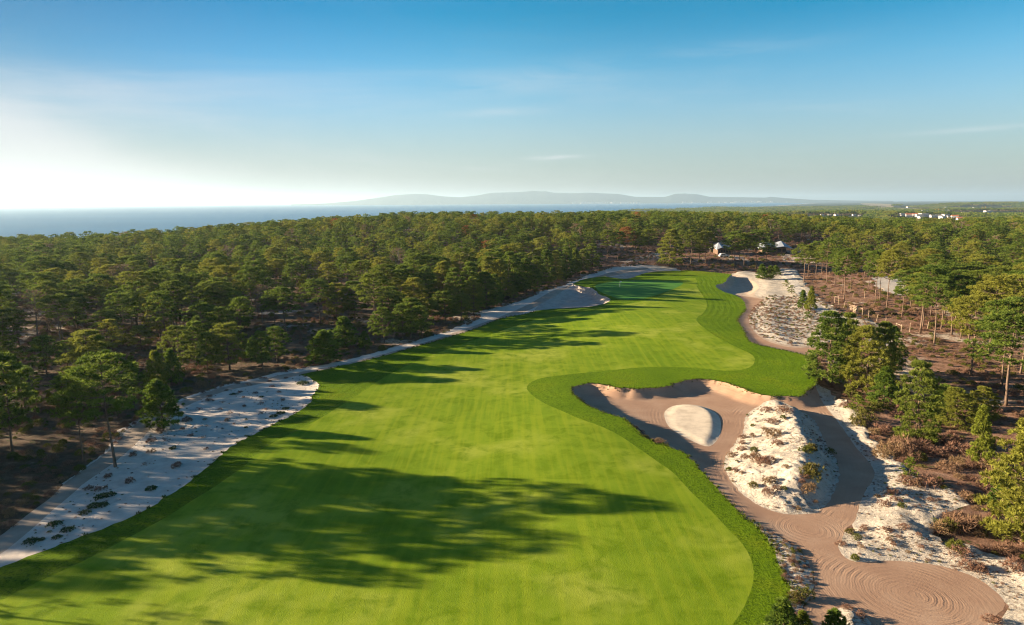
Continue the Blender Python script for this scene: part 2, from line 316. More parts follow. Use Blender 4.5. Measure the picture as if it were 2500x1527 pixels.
def mat_floor():
    m, nt, b = material('heath_floor', .95, .1)
    c = ramp(nt, noise(nt, .5, 6, .7), [(.28, (.08, .045, .028)), (.44, (.20, .11, .07)), (.60, (.31, .185, .125)), (.8, (.38, .25, .18))])
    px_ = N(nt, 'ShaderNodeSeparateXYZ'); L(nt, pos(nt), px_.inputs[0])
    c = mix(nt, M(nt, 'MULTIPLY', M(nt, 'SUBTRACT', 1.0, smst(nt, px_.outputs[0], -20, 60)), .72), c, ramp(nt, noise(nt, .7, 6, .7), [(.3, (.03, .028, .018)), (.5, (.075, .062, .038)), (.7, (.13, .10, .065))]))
    c = mix(nt, smst(nt, noise(nt, .9, 4, .6), .56, .68), c, (.06, .07, .022))
    c = mix(nt, M(nt, 'MULTIPLY', smst(nt, noise(nt, .045, 5, .62, vec=stretch(nt, (1, .8, 1))), .565, .63), smst(nt, noise(nt, 1.4, 4, .7), .38, .52)), c, (.50, .42, .33))
    p = N(nt, 'ShaderNodeSeparateXYZ'); L(nt, pos(nt), p.inputs[0])
    farc = ramp(nt, noise(nt, .006, 6, .7), [(.4, (.022, .036, .014)), (.62, (.04, .05, .018)), (.70, (.13, .10, .06))])
    c = mix(nt, smst(nt, p.outputs[1], 650, 1300), c, farc)
    L(nt, c, b.inputs['Base Color'])
    h = M(nt, 'ADD', noise(nt, 1.8, 6, .75), M(nt, 'MULTIPLY', noise(nt, .05, 5, .7), smst(nt, p.outputs[1], 900, 2500)))
    bump(nt, b, h, .5, .9); return m
def mat_plain(name, col, sc=.01, amp=.3, rough=.9):
    m, nt, b = material(name, rough, .1)
    c = ramp(nt, noise(nt, sc, 5, .6), [(.3, tuple(v * (1 - amp) for v in col)), (.7, tuple(v * (1 + amp * .6) for v in col))]); L(nt, c, b.inputs['Base Color']); return m

# ------------------------------------------------------------------ mesh helpers
def mesh_obj(name, verts, faces, mats, parent=None, link=True, fmat=None, smooth=False, tri=None):
    me = bpy.data.meshes.new(name)
    if isinstance(faces, np.ndarray):
        nv = len(verts); nf, k = faces.shape
        me.vertices.add(nv); me.vertices.foreach_set('co', np.asarray(verts, np.float32).ravel())
        me.loops.add(nf * k); me.loops.foreach_set('vertex_index', faces.astype(np.int32).ravel())
        me.polygons.add(nf); me.polygons.foreach_set('loop_start', np.arange(0, nf * k, k, dtype=np.int32)); me.polygons.foreach_set('loop_total', np.full(nf, k, np.int32))
        me.update(calc_edges=True); me.validate()
    else:
        me.from_pydata([tuple(v) for v in verts], [], faces); me.update()
    for m in (mats if isinstance(mats, (list, tuple)) else [mats]): me.materials.append(m)
    if fmat is not None: me.polygons.foreach_set('material_index', np.asarray(fmat, np.int32))
    if smooth: me.polygons.foreach_set('use_smooth', np.ones(len(me.polygons), bool))
    o = bpy.data.objects.new(name, me)
    if link: COL.objects.link(o)
    if parent: o.parent = parent
    return o
class MB:
    def __init__(s): s.v = []; s.f = []
    def add(s, vs, fs):
        b = len(s.v); s.v += [tuple(v) for v in vs]; s.f += [tuple(i + b for i in f) for f in fs]
    def box(s, x0, x1, y0, y1, z0, z1):
        s.add([(x0,y0,z0),(x1,y0,z0),(x1,y1,z0),(x0,y1,z0),(x0,y0,z1),(x1,y0,z1),(x1,y1,z1),(x0,y1,z1)], [(0,3,2,1),(4,5,6,7),(0,1,5,4),(1,2,6,5),(2,3,7,6),(3,0,4,7)])
    def tube(s, pts, rad, n=6, cap=True):
        pts = [Vector(p) for p in pts]; rings = []
        for i, p in enumerate(pts):
            d = (pts[min(i + 1, len(pts) - 1)] - pts[max(i - 1, 0)]).normalized()
            a = d.orthogonal().normalized(); b2 = d.cross(a)
            rings.append([p + (a * math.cos(2 * math.pi * k / n) + b2 * math.sin(2 * math.pi * k / n)) * rad[i] for k in range(n)])
        vs = [v for r in rings for v in r]; fs = []
        for i in range(len(pts) - 1):
            for k in range(n): fs.append((i * n + k, i * n + (k + 1) % n, (i + 1) * n + (k + 1) % n, (i + 1) * n + k))
        if cap: fs.append(tuple(reversed(range(n)))); fs.append(tuple((len(pts) - 1) * n + k for k in range(n)))
        s.add(vs, fs)
    def obj(s, name, m, parent=None, smooth=False, link=True):
        return mesh_obj(name, s.v, s.f, m, parent, link=link, smooth=smooth)
def empty(name, loc, rz=0):
    o = bpy.data.objects.new(name, None); COL.objects.link(o); o.location = loc; o.rotation_euler = (0, 0, rz); o.empty_display_size = .5; return o
def tag(o, label=None, cat=None, group=None, kind=None):
    if label: o['label'] = label
    if cat: o['category'] = cat
    if group: o['group'] = group
    if kind: o['kind'] = kind
    return o

# ------------------------------------------------------------------ ground sheet, cut into zones along shared edges
def grid(x0, x1, y0, y1, s, test=None, j=.25):
    xs = np.arange(float(x0), x1, s); ys = np.arange(float(y0), y1, s)
    X, Y = np.meshgrid(xs, ys); X[::2] += s * .5
    X = X.ravel() + RNG.uniform(-j, j, X.size) * s; Y = Y.ravel() + RNG.uniform(-j, j, Y.size) * s
    if test is not None:
        k = test(X, Y); X, Y = X[k], Y[k]
    return np.stack([X, Y], 1)
ZONES = [('green', GREEN), ('fairway', FAIR), ('rough', TURF), ('sand_heap', PILE), ('dune', DUNE), ('sand_island', BISLE), ('bunker', BROWN),
         ('far_track', FTRACK), ('far_bunker', FBUNK), ('track', TRACK_R), ('heath_strip', HSTRIP), ('upper_bunker', UBUNK), ('path', TRACK_L), ('green_bunker', GBUNK), ('white_sand', SAND_L),
         ('sandy_waste', SANDY_R), ('heath_dune', RDUNE), ('clearing', CLEAR), ('sand_patch', PATHP)]
def build_ground():
    P = []; 
    dn = lambda X, Y: pip(BROWN, X, Y) | pip(SANDY_R, X, Y) | pip(HSTRIP, X, Y)
    P.append(grid(0, 75, 30, 125, .62, dn))
    P.append(grid(0, 75, 30, 125, .42, lambda X, Y: pip(DUNE, X, Y) | pip(PILE, X, Y) | pip(BISLE, X, Y)))
    other = lambda X, Y: ~dn(X, Y)
    P.append(grid(-110, 110, 30, 350, 1.9, lambda X, Y: (pip(TURF, X, Y)) & other(X, Y)))
    P.append(grid(-80, 150, 60, 350, 1.5, lambda X, Y: (pip(SAND_L, X, Y) | pip(FBUNK, X, Y) | pip(RDUNE, X, Y)) & ~pip(TURF, X, Y)))
    P.append(grid(-380, 400, -60, 480, 6, lambda X, Y: ~(pip(TURF, X, Y) | pip(SAND_L, X, Y) | dn(X, Y))))
    # rings just outside the turf edge
    for r in (.35, 1.0, 1.9):
        n = len(TURF); t = np.roll(TURF, -1, 0) - np.roll(TURF, 1, 0); t /= np.linalg.norm(t, axis=1)[:, None]
        nr = np.stack([t[:, 1], -t[:, 0]], 1)
        for sgn in (1, -1):
            q = TURF + nr * r * sgn; q = q[~pip(TURF, q[:, 0], q[:, 1])]; q = q[pdist(TURF, q[:, 0], q[:, 1]) > r * .8]; P.append(q)
    # far land: polar points
    rr = 480.
    while rr < 23000:
        n = int(1.9 / max(.018, 14 / rr)) ; a = np.linspace(-.95, .95, n) + RNG.uniform(-.004, .004, n); r2 = rr * RNG.uniform(.985, 1.015, n)
        P.append(np.stack([r2 * np.sin(a), r2 * np.cos(a)], 1)); rr *= 1.035
    P = np.vstack(P)
    verts = [Vector(p) for p in P]; edges = []
    def addpoly(W, closed=True):
        b = len(verts); verts.extend(Vector(p) for p in W); n = len(W)
        edges.extend((b + i, b + (i + 1) % n) for i in range(n if closed else n - 1))
    for _, W in ZONES: addpoly(W)
    addpoly(FIELD); 
    lp = []
    for i in range(len(LANDPOLY)):
        a = LANDPOLY[i]; b = LANDPOLY[(i + 1) % len(LANDPOLY)]; k = max(1, int(np.linalg.norm(b - a) / 200))
        for j in range(k): lp.append(a + (b - a) * j / k)
    addpoly(np.array(lp))
    vo, eo, fo, *_ = delaunay_2d_cdt(verts, edges, [], 0, 1e-4, False)
    V = np.array([(v.x, v.y) for v in vo]); Fc = np.array([f for f in fo if len(f) == 3], int)
    cen = V[Fc].mean(1); keep = pip(LANDPOLY, cen[:, 0], cen[:, 1]); Fc = Fc[keep]; cen = cen[keep]
    a = V[Fc]; cr = (a[:, 1, 0] - a[:, 0, 0]) * (a[:, 2, 1] - a[:, 0, 1]) - (a[:, 1, 1] - a[:, 0, 1]) * (a[:, 2, 0] - a[:, 0, 0])
    Fc[cr < 0] = Fc[cr < 0][:, ::-1]; ok = np.abs(cr) > 1e-9; Fc = Fc[ok]; cen = cen[ok]
    z = hb(V[:, 0], V[:, 1]) + offs(V[:, 0], V[:, 1])
    dc = pdist(COAST, V[:, 0], V[:, 1], False); w = ss(0, 1, dc / np.maximum(70, .10 * np.hypot(V[:, 0], V[:, 1]) - 60))
    z = (SEA - .6) * (1 - w) + z * w
    V3 = np.column_stack([V, z])
    zone = np.full(len(Fc), -1)
    for k in range(len(ZONES) - 1, -1, -1):
        zone[pip(ZONES[k][1], cen[:, 0], cen[:, 1])] = k
    zf = pip(FIELD, cen[:, 0], cen[:, 1]); zone[zf] = 100
    dcc = pdist(COAST, cen[:, 0], cen[:, 1], False); rad = np.hypot(cen[:, 0], cen[:, 1])
    zone[(zone == -1) & (dcc < np.maximum(40, .012 * rad))] = 101
    # distance field for rake lines and mowing rows
    edge = np.zeros(len(V)); nearv = (V[:, 1] < 420) & (V[:, 1] > -60) & (np.abs(V[:, 0]) < 330); X, Y = V[nearv].T
    e = np.minimum.reduce([pdist(q, X, Y) for q in (BROWN, DUNE, PILE, BISLE, TURF, FBUNK)])
    for c, r0 in (((1942, 1274), 3.6), ((2190, 1432), 8.2), ((2195, 1432), 5.)):
        q = at(*c, -.13)[:2]; d = np.hypot(X - q[0], Y - q[1]); e = np.where(d < r0, d, e)
    # rough: rows follow the fairway edge
    inT = pip(TURF, X, Y) & (pdist(TURF, X, Y) > .3)
    e = np.where(inT, pdist(FAIR, X, Y), e)
    edge[nearv] = e
    MW = mat_white; mats = {'green': mat_green(), 'fairway': mat_fair(), 'rough': mat_rough(), 'raked': mat_raked(), 'floor': mat_floor(), 'track': mat_track(),
        'ws': MW('white_sand', (1.06, 1.0, .94), .10, .12), 'dune': MW('dune_sand', (.95, .90, .81), .85, .34), 'heap': MW('heap_sand', (1.1, 1.0, .84), .0, .05),
        'gb': MW('bunker_pale_sand', (.78, .70, .66), .0, .10), 'far': MW('far_bunker_sand', (.84, .70, .58), .0, .08), 'clr': MW('clearing_sand', (.85, .84, .82), .6, .2),
        'field': mat_plain('dry_field', (.30, .235, .12), .002), 'beach': mat_plain('beach_sand', (.62, .54, .42), .01)}
    spec = [('putting_green', ['green'], 'green'), ('fairway', ['fairway'], 'fairway'), ('rough', ['rough'], 'rough'), ('sand_mound', ['sand_heap'], 'heap'), ('dune', ['dune', 'sand_island'], 'dune'),
            ('bunker', ['bunker', 'far_track'], 'raked'), ('far_bunker', ['far_bunker'], 'far'), ('bunker_beside_green', ['green_bunker', 'upper_bunker'], 'gb'), ('path', ['path'], 'track'), ('sandy_track', ['track', 'clearing'], 'clr'),
            ('sand', ['white_sand'], 'ws'), ('sandy_ground', ['sandy_waste', 'heath_dune', 'heath_strip', 'sand_patch'], 'dune')]
    names = [n for n, _ in ZONES]
    def make(name, ids, mat):
        k = np.isin(zone, ids); f = Fc[k]; u, inv = np.unique(f, return_inverse=True)
        o = mesh_obj(name, V3[u], inv.reshape(-1, 3), mats[mat], smooth=True)
        if len(o.data.vertices) == len(u):
            at_ = o.data.attributes.new('edge', 'FLOAT', 'POINT'); at_.data.foreach_set('value', edge[u].astype(np.float32))
        return tag(o, kind='structure')
    for n, zs, mt in spec: make(n, [names.index(q) for q in zs], mt)
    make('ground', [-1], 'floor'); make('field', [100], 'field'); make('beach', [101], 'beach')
build_ground()

tick('ground')
# sea
def build_sea():
    m, nt, b = material('sea_water', .4, .35)
    c = ramp(nt, noise(nt, .0012, 4, .6, vec=stretch(nt, (.35, 1, 1))), [(.3, (.012, .11, .22)), (.7, (.02, .15, .28))]); L(nt, c, b.inputs['Base Color'])
    h = M(nt, 'ADD', noise(nt, .09, 5, .7, vec=stretch(nt, (.5, 1, 1), .5)), M(nt, 'MULTIPLY', noise(nt, .012, 4, .6), 1.5)); bump(nt, b, h, 3.5, 1.)
    v = [(-30000, -400, SEA), (30000, -400, SEA), (30000, 44000, SEA), (-30000, 44000, SEA)]
    tag(mesh_obj('sea', v, [(0, 1, 2, 3)], m), kind='structure')
build_sea()

# hills across the bay
def build_hills():
    prof = [(700,492),(780,490),(850,484.5),(908,476.5),(950,470),(1000,466.7),(1027,468),(1068,473),(1109,475),(1146,471),(1180,464.5),(1247,462.5),(1282,460),(1300,461),(1314,460.6),(1330,464),(1375,465),(1413,464),(1487,467),(1529,474),(1599,474.5),(1624,467),(1647,465.7),(1679,468),(1708,474),(1791,475),(1839,476),(1855,474),(1887,477),(1951,481),(2050,483),(2150,484)]
    D = 22300.; m, nt, b = material('hill_scrub', .95, .1)
    c = ramp(nt, noise(nt, .0016, 6, .65), [(.35, (.02, .035, .03)), (.6, (.04, .055, .04)), (.75, (.10, .10, .08))]); L(nt, c, b.inputs['Base Color']); bump(nt, b, noise(nt, .002, 6, .7), 120, .8)
    px = np.array([p[0] for p in prof], float); py = np.array([p[1] for p in prof], float)
    nx, ny = 320, 26; xs = np.linspace(700, 2150, nx); tops = np.interp(xs, px, py)
    V = []; 
    for j in range(ny):
        t = j / (ny - 1); back = t * 2600
        for i in range(nx):
            d = ray(xs[i], tops[i]); d = d / d[1]; X = d[0] * (D + 1100); H = 32 + d[2] * (D + 1100)
            H = max(H, SEA - 1)
            w = math.sin(math.pi * min(1, t / .84) ** .8 * .5) if t < .84 / 1 else 1
            prof_t = ss(0, .42, t) if t <= .42 else 1 - ss(.42, 1, t)
            rid = 1 + .16 * math.sin(X / 260 + 3 * math.sin(t * 5)) * (1 - prof_t) + .08 * math.sin(X / 97 + t * 9) * (1 - prof_t)
            z = SEA - 2 + (H - SEA + 2) * float(prof_t) * (rid if prof_t < .999 else 1)
            V.append((X * (D - 0 + back) / (D + 1100), D + back, z))
    Fs = np.array([(j * nx + i, j * nx + i + 1, (j + 1) * nx + i + 1, (j + 1) * nx + i) for j in range(ny - 1) for i in range(nx - 1)])
    tag(mesh_obj('hills', V, Fs, m, smooth=True), kind='structure')
build_hills()
exec_after = []

# ------------------------------------------------------------------ plants
def mat_leaf(name, dark, light, warm, trans=.25):
    m, nt, b = material(name, .75, .15)
    oi = N(nt, 'ShaderNodeObjectInfo'); at_ = N(nt, 'ShaderNodeAttribute', attribute_name='tone')
    c = mix(nt, at_.outputs['Fac'], dark, light)
    c = mix(nt, M(nt, 'MULTIPLY', smst(nt, oi.outputs['Random'], .45, 1.), .75), c, warm)
    L(nt, c, b.inputs['Base Color'])
    tr = N(nt, 'ShaderNodeBsdfTranslucent'); L(nt, c, tr.inputs['Color'])
    mx = N(nt, 'ShaderNodeMixShader'); mx.inputs[0].default_value = trans
    L(nt, b.outputs[0], mx.inputs[1]); L(nt, tr.outputs[0], mx.inputs[2]); L(nt, mx.outputs[0], nt.nodes['Material Output'].inputs[0]); return m
def mat_bark(name, a, b_):
    m, nt, b = material(name, .95, .1)
    tc = N(nt, 'ShaderNodeTexCoord'); mp = N(nt, 'ShaderNodeMapping'); mp.inputs['Scale'].default_value = (6, 6, 1.2); L(nt, tc.outputs['Object'], mp.inputs[0])
    f = noise(nt, 1.4, 4, .7, vec=mp.outputs[0]); L(nt, ramp(nt, f, [(.35, a), (.65, b_)]), b.inputs['Base Color']); bump(nt, b, f, .05, .8); return m
LEAF = mat_leaf('pine_needles', (.045, .088, .014), (.205, .265, .038), (.285, .27, .042), .36)
LEAFY = mat_leaf('young_pine_needles', (.05, .10, .014), (.19, .26, .032), (.24, .25, .032), .34)
LEAFD = mat_leaf('dry_needles', (.15, .095, .06), (.25, .165, .11), (.20, .15, .10))
LEAFO = mat_leaf('rusty_needles', (.22, .10, .03), (.36, .17, .06), (.30, .13, .04))
HEATH = mat_leaf('heather', (.14, .075, .048), (.33, .19, .13), (.24, .17, .08), .15)
GORSE = mat_leaf('gorse', (.06, .075, .014), (.16, .165, .022), (.15, .12, .03), .15)
SUCC = mat_leaf('creeping_green', (.045, .075, .022), (.10, .14, .04), (.10, .11, .05), .12)
BARK = mat_bark('pine_bark', (.085, .06, .045), (.22, .15, .105))
BARKG = mat_bark('grey_bark', (.12, .10, .085), (.24, .20, .17))

class Foliage:
    """needle bunches as thin triangles, gathered in numpy"""
    def __init__(s): s.v = []; s.t = []
    def tuft(s, c, d, n, ln, wd, spread, tone):
        c = np.asarray(c, float); d = np.asarray(d, float); d = d / (np.linalg.norm(d) + 1e-9)
        dirs = d[None] + RNG.normal(0, spread, (n, 3)); dirs /= np.linalg.norm(dirs, axis=1)[:, None]
        side = np.cross(dirs, RNG.normal(0, 1, (n, 3))); side /= np.linalg.norm(side, axis=1)[:, None] + 1e-9
        l = ln * RNG.uniform(.7, 1.15, (n, 1)); b = c + dirs * l * .05
        tri = np.stack([b - side * wd * .5, b + side * wd * .5, c + dirs * l], 1)
        s.v.append(tri.reshape(-1, 3)); s.t.append(np.clip(np.repeat(tone + RNG.normal(0, .12, n), 3), 0, 1))
    def obj(s, name, m, link=False):
        V = np.vstack(s.v); n = len(V) // 3; o = mesh_obj(name, V, np.arange(n * 3).reshape(-1, 3), m, link=link)
        t = np.concatenate(s.t).astype(np.float32)
        a = o.data.attributes.new('tone', 'FLOAT', 'POINT')
        if len(o.data.vertices) == len(t): a.data.foreach_set('value', t)
        return o

def gen_pine(kind, seed, lod=0):
    """returns (trunk MB, foliage, nominal height, nominal crown width)"""
    rnd = random.Random(seed); mb = MB(); fo = Foliage()
    H = {'tall': 15., 'mid': 10., 'dense': 11., 'young': 6., 'dead': 13., 'sap': 2.6}[kind]
    base = {'tall': rnd.uniform(.42, .55), 'mid': rnd.uniform(.14, .24), 'dense': .05, 'young': .06, 'dead': .38, 'sap': .1}[kind]
    Rm = {'tall': rnd.uniform(3.3, 4.2), 'mid': rnd.uniform(2.7, 3.3), 'dense': rnd.uniform(2.8, 3.3), 'young': rnd.uniform(1.8, 2.2), 'dead': 3.4, 'sap': .75}[kind]
    lean = (rnd.uniform(-.05, .05), rnd.uniform(-.05, .05)); ph = rnd.random() * 6
    def tp(t):
        z = t * H; return Vector((lean[0] * z + .022 * H * math.sin(t * 3.3 + ph) * t, lean[1] * z + .018 * H * math.sin(t * 4.1 + ph * 2) * t, z))
    r0 = {'tall': .165, 'mid': .15, 'dense': .16, 'young': .09, 'dead': .18, 'sap': .035}[kind]
    ns = 9 if not lod else 5
    ts = [i / ns for i in range(ns + 1)]
    mb.tube([tp(t) - Vector((0, 0, .35 if t == 0 else 0)) for t in ts], [r0 * (1.25 if t == 0 else 1) * (1 - .86 * t) + .012 for t in ts], 7 if not lod else 4)
    nb = {'tall': 66, 'mid': 84, 'dense': 135, 'young': 80, 'dead': 50, 'sap': 18}[kind]
    if lod: nb = int(nb * .62)
    if lod > 1: nb = int(nb * .6)
    gaps = [(rnd.random() * 6.28, rnd.uniform(.1, .9), rnd.uniform(.4, .9)) for _ in range(3)]
    for k in range(nb):
        t = (k + rnd.random()) / nb
        if kind in ('tall', 'mid', 'dense'):
            nt0 = {'tall': 7, 'mid': 8, 'dense': 10}[kind]; t = min(.999, max(0, (math.floor(t * nt0) + .5 + rnd.uniform(-.2, .2)) / nt0))
        if kind in ('tall', 'dead'):
            t = t ** .8; prof = max(.12, math.sin(math.pi * min(1, .17 + .80 * t)) ** .6)
        elif kind == 'dense': prof = max(.15, math.sin(math.pi * min(1, .27 + .71 * t)) ** .8)
        elif kind == 'mid': prof = max(.10, math.sin(math.pi * min(1, .22 + .76 * t)) ** .75)
        else: prof = max(.07, (1 - t) ** .72 * (.7 + .3 * min(1, t * 6)))
        az = k * 2.39996 + rnd.uniform(-.5, .5)
        if any(abs(((az - g[0] + 3.14) % 6.283) - 3.14) < g[2] * .5 and abs(t - g[1]) < .13 for g in gaps): continue
        r = Rm * prof * (rnd.uniform(.35, 1.08) if rnd.random() < .55 else rnd.uniform(.85, 1.15)) 
        zt = base + (1 - base) * t
        c0 = tp(zt); e = c0 + Vector((math.cos(az) * r, math.sin(az) * r, 0))
        rise = {'tall': .30, 'dead': .35, 'mid': .25, 'dense': .12, 'young': .12, 'sap': .2}[kind] * r
        st = tp(max(base * .85, zt - .035 - .25 * rise / H)); e.z = min(e.z + (rise * .3), H * 1.0)
        if kind == 'tall': e.z += rnd.uniform(-.4, .3)
        if (not lod) or (k % 3 == 0):
            mid = st.lerp(e, .5) + Vector((0, 0, -.08 * r + rnd.uniform(-.1, .1)))
            rb = (.055 if kind in ('tall', 'dead') else .032 if kind != 'sap' else .012) * (1.2 - .6 * t)
            mb.tube([st, mid, e], [rb, rb * .7, rb * .3], 4 if not lod else 3, cap=False)
            if kind == 'dead':
                for _ in range(5):
                    q = e + Vector((rnd.uniform(-1, 1), rnd.uniform(-1, 1), rnd.uniform(-.2, .9))); mb.tube([mid.lerp(e, rnd.random()), q], [.025, .008], 3, cap=False)
        cr = {'tall': rnd.uniform(.55, 1.0), 'mid': rnd.uniform(.45, .8), 'dense': rnd.uniform(.42, .75), 'young': rnd.uniform(.28, .5), 'dead': .7, 'sap': .2}[kind]
        nt_ = {'tall': 15, 'mid': 14, 'dense': 13, 'young': 10, 'dead': 8, 'sap': 6}[kind]
        tone0 = rnd.uniform(.15, .85)
        if lod: nt_ = 7 if lod == 1 else 3
        for _ in range(nt_):
            a2 = rnd.random() * 6.283; u = rnd.uniform(-.25, 1.0); q = math.sqrt(max(0, 1 - min(1, u * u)))
            dv = Vector((math.cos(a2) * q, math.sin(a2) * q, u)); rr = cr * rnd.uniform(.55, 1.05)
            fl = .42 if kind in ('tall', 'mid') else .55
            pc = e + Vector((dv.x * rr * 1.15, dv.y * rr * 1.15, dv.z * rr * fl))
            out = Vector((math.cos(az), math.sin(az), 0)) * .35 * min(1, r)
            sc = {'tall': .50, 'mid': .44, 'dense': .44, 'young': .40, 'dead': .35, 'sap': .24}[kind]
            n_ = {0: 19, 1: 11, 2: 6}[lod]; wd = {0: .10, 1: .22, 2: .36}[lod]; ln = sc * {0: 1, 1: 1.35, 2: 2.3}[lod]
            if kind == 'dead': n_ = int(n_ * .38)
            if kind == 'sap': wd *= .6
            fo.tuft(pc, dv + out + Vector((0, 0, .45)), n_, ln, wd, .62, tone0 + rnd.uniform(-.2, .2))
    V = np.vstack(fo.v); c = tp(.75); rr = np.hypot(V[:, 0] - c.x, V[:, 1] - c.y)
    return mb, fo, float(np.percentile(V[:, 2], 99.7)), 2 * float(np.percentile(rr, 94))

PROTO = {}
def make_proto(kind, n, leafs):
    out = []
    for i in range(n):
        mb, fo, H, W = gen_pine(kind, hash(kind) % 97 if False else {'tall': 10, 'mid': 50, 'dense': 70, 'young': 90, 'dead': 130, 'sap': 170}[kind] + i)
        tr = mb.obj('trunk', BARKG if kind == 'dead' else BARK, link=False, smooth=True)
        cr = fo.obj('crown', leafs[i % len(leafs)])
        out.append((tr, cr, H, W))
    PROTO[kind] = out
make_proto('tall', 8, [LEAF]); make_proto('mid', 6, [LEAF]); make_proto('dense', 5, [LEAF]); make_proto('young', 5, [LEAFY]); make_proto('dead', 3, [LEAFD]); make_proto('sap', 3, [LEAFY])
RUST = []
for i in range(2):
    tr, cr, H, W = PROTO['tall'][i]; me = cr.data.copy(); me.materials.clear(); me.materials.append(LEAFO); o = bpy.data.objects.new('crown', me); RUST.append((tr, o, H, W))
PROTO['rusty'] = RUST

def joined(mb, fo, mats):
    """trunk and needles of a distant pine as one mesh"""
    V = np.vstack(fo.v); tv = np.array(mb.v); faces = [tuple(f) for f in mb.f]; b = len(tv)
    fs = faces + [(b + 3 * i, b + 3 * i + 1, b + 3 * i + 2) for i in range(len(V) // 3)]
    me = bpy.data.meshes.new('pine'); me.from_pydata([tuple(v) for v in np.vstack([tv, V])], [], fs); me.update()
    for m in mats: me.materials.append(m)
    me.polygons.foreach_set('material_index', np.array([0] * len(faces) + [1] * (len(V) // 3), np.int32))
    a = me.attributes.new('tone', 'FLOAT', 'POINT'); a.data.foreach_set('value', np.concatenate([np.zeros(b), np.concatenate(fo.t)]).astype(np.float32))
    return bpy.data.objects.new('pine', me)

def scatter(name, protos, P, rz, sc, idx, mats=None):
    """one object: a point cloud that carries the plants as instances"""
    me = bpy.data.meshes.new(name); me.vertices.add(len(P)); me.vertices.foreach_set('co', np.asarray(P, np.float32).ravel())
    for nm, ty, arr in (('rz', 'FLOAT', rz), ('sx', 'FLOAT', sc[:, 0]), ('sz', 'FLOAT', sc[:, 1]), ('pi', 'INT', idx)):
        a = me.attributes.new(nm, ty, 'POINT'); a.data.foreach_set('value', np.asarray(arr, np.int32 if ty == 'INT' else np.float32))
    o = bpy.data.objects.new(name, me); COL.objects.link(o)
    g = bpy.data.node_groups.new(name, 'GeometryNodeTree')
    g.interface.new_socket('Geometry', in_out='INPUT', socket_type='NodeSocketGeometry'); g.interface.new_socket('Geometry', in_out='OUTPUT', socket_type='NodeSocketGeometry')
    gi = g.nodes.new('NodeGroupInput'); go = g.nodes.new('NodeGroupOutput'); iop = g.nodes.new('GeometryNodeInstanceOnPoints'); jn = g.nodes.new('GeometryNodeJoinGeometry')
    for pr in reversed(protos):
        oi = g.nodes.new('GeometryNodeObjectInfo'); oi.inputs['Object'].default_value = pr; oi.inputs['As Instance'].default_value = True
        g.links.new(oi.outputs['Geometry'], jn.inputs[0])
    def attr(nm, dt):
        a = g.nodes.new('GeometryNodeInputNamedAttribute'); a.data_type = dt; a.inputs['Name'].default_value = nm
        return a.outputs['Attribute']
    cr = g.nodes.new('ShaderNodeCombineXYZ'); g.links.new(attr('rz', 'FLOAT'), cr.inputs[2])
    cs = g.nodes.new('ShaderNodeCombineXYZ'); sx = attr('sx', 'FLOAT'); g.links.new(sx, cs.inputs[0]); g.links.new(sx, cs.inputs[1]); g.links.new(attr('sz', 'FLOAT'), cs.inputs[2])
    g.links.new(gi.outputs[0], iop.inputs['Points']); g.links.new(jn.outputs[0], iop.inputs['Instance']); iop.inputs['Pick Instance'].default_value = True
    g.links.new(attr('pi', 'INT'), iop.inputs['Instance Index']); g.links.new(cr.outputs[0], iop.inputs['Rotation']); g.links.new(cs.outputs[0], iop.inputs['Scale'])
    g.links.new(iop.outputs[0], go.inputs[0])
    md = o.modifiers.new('scatter', 'NODES'); md.node_group = g
    return o

# ------------------------------------------------------------------ landmarks used to tell look-alikes apart
MARKS = [(60,1000,'the left edge beside the cart path'),(200,1112,'the lower bend of the cart path'),(280,1100,'the white sand strip on the left'),(420,1000,'the upper end of the white sand'),(640,905,'the rounded tip of the white sand'),
 (850,868,'the cart path above the sand tip'),(1060,805,'the middle of the long cart path'),(1200,745,'the spot where the path widens'),(1330,700,'the pale bunker left of the green'),(1470,640,'the upper bunker above the green'),
 (1580,640,'the back of the putting green'),(1740,600,'the white roofed pavilion'),(1860,600,'the second pavilion'),(1840,660,'the far right bunker'),(1950,680,'the pale track right of the green'),
 (2050,740,'the wooden gate'),(2160,795,'the lower fence corner'),(2150,690,'the sandy clearing on the right'),(1990,880,'the right end of the turf'),(2120,930,'the leafy pines by the turf end'),
 (2250,800,'the open heather on the right'),(2350,900,'the shaded heath on the right'),(2200,1060,'the heather bank above the raked bunker'),(2350,1120,'the slim bare pine on the right'),(2440,1000,'the right edge beside the heather'),
 (2300,650,'the right edge woodland'),(2400,640,'the upper right woodland corner'),(2000,600,'the woods behind the pale track'),(1300,600,'the woods above the young pine belt'),(1100,600,'the woods in the picture middle'),
 (900,680,'the clearing left of the young pine belt'),(700,740,'the open heath in the left forest'),(700,640,'the sandy gap deep in the left forest'),(500,780,'the broad pines on the left'),(280,790,'the glade in the left forest'),
 (100,760,'the bare grey pine on the left'),(60,680,'the far left edge of the forest'),(300,680,'the pale track deep in the left forest'),(500,650,'the misty rows of the left forest'),(300,860,'the thicket above the path bend'),
 (560,860,'the forest edge above the white sand'),(1000,720,'the lower end of the young pine belt'),(1240,680,'the thick middle of the young pine belt'),(1400,620,'the upper end of the young pine belt'),(1540,590,'the rust coloured pine'),(1680,570,'the woods behind the green')]
ORD = ['nearest', 'second nearest', 'third nearest', 'fourth nearest', 'fifth nearest', 'sixth nearest', 'seventh nearest', 'eighth nearest', 'ninth nearest', 'tenth nearest', 'eleventh nearest', 'twelfth nearest', 'thirteenth nearest', 'fourteenth nearest', 'fifteenth nearest', 'sixteenth nearest', 'seventeenth nearest', 'eighteenth nearest', 'nineteenth nearest', 'twentieth nearest']
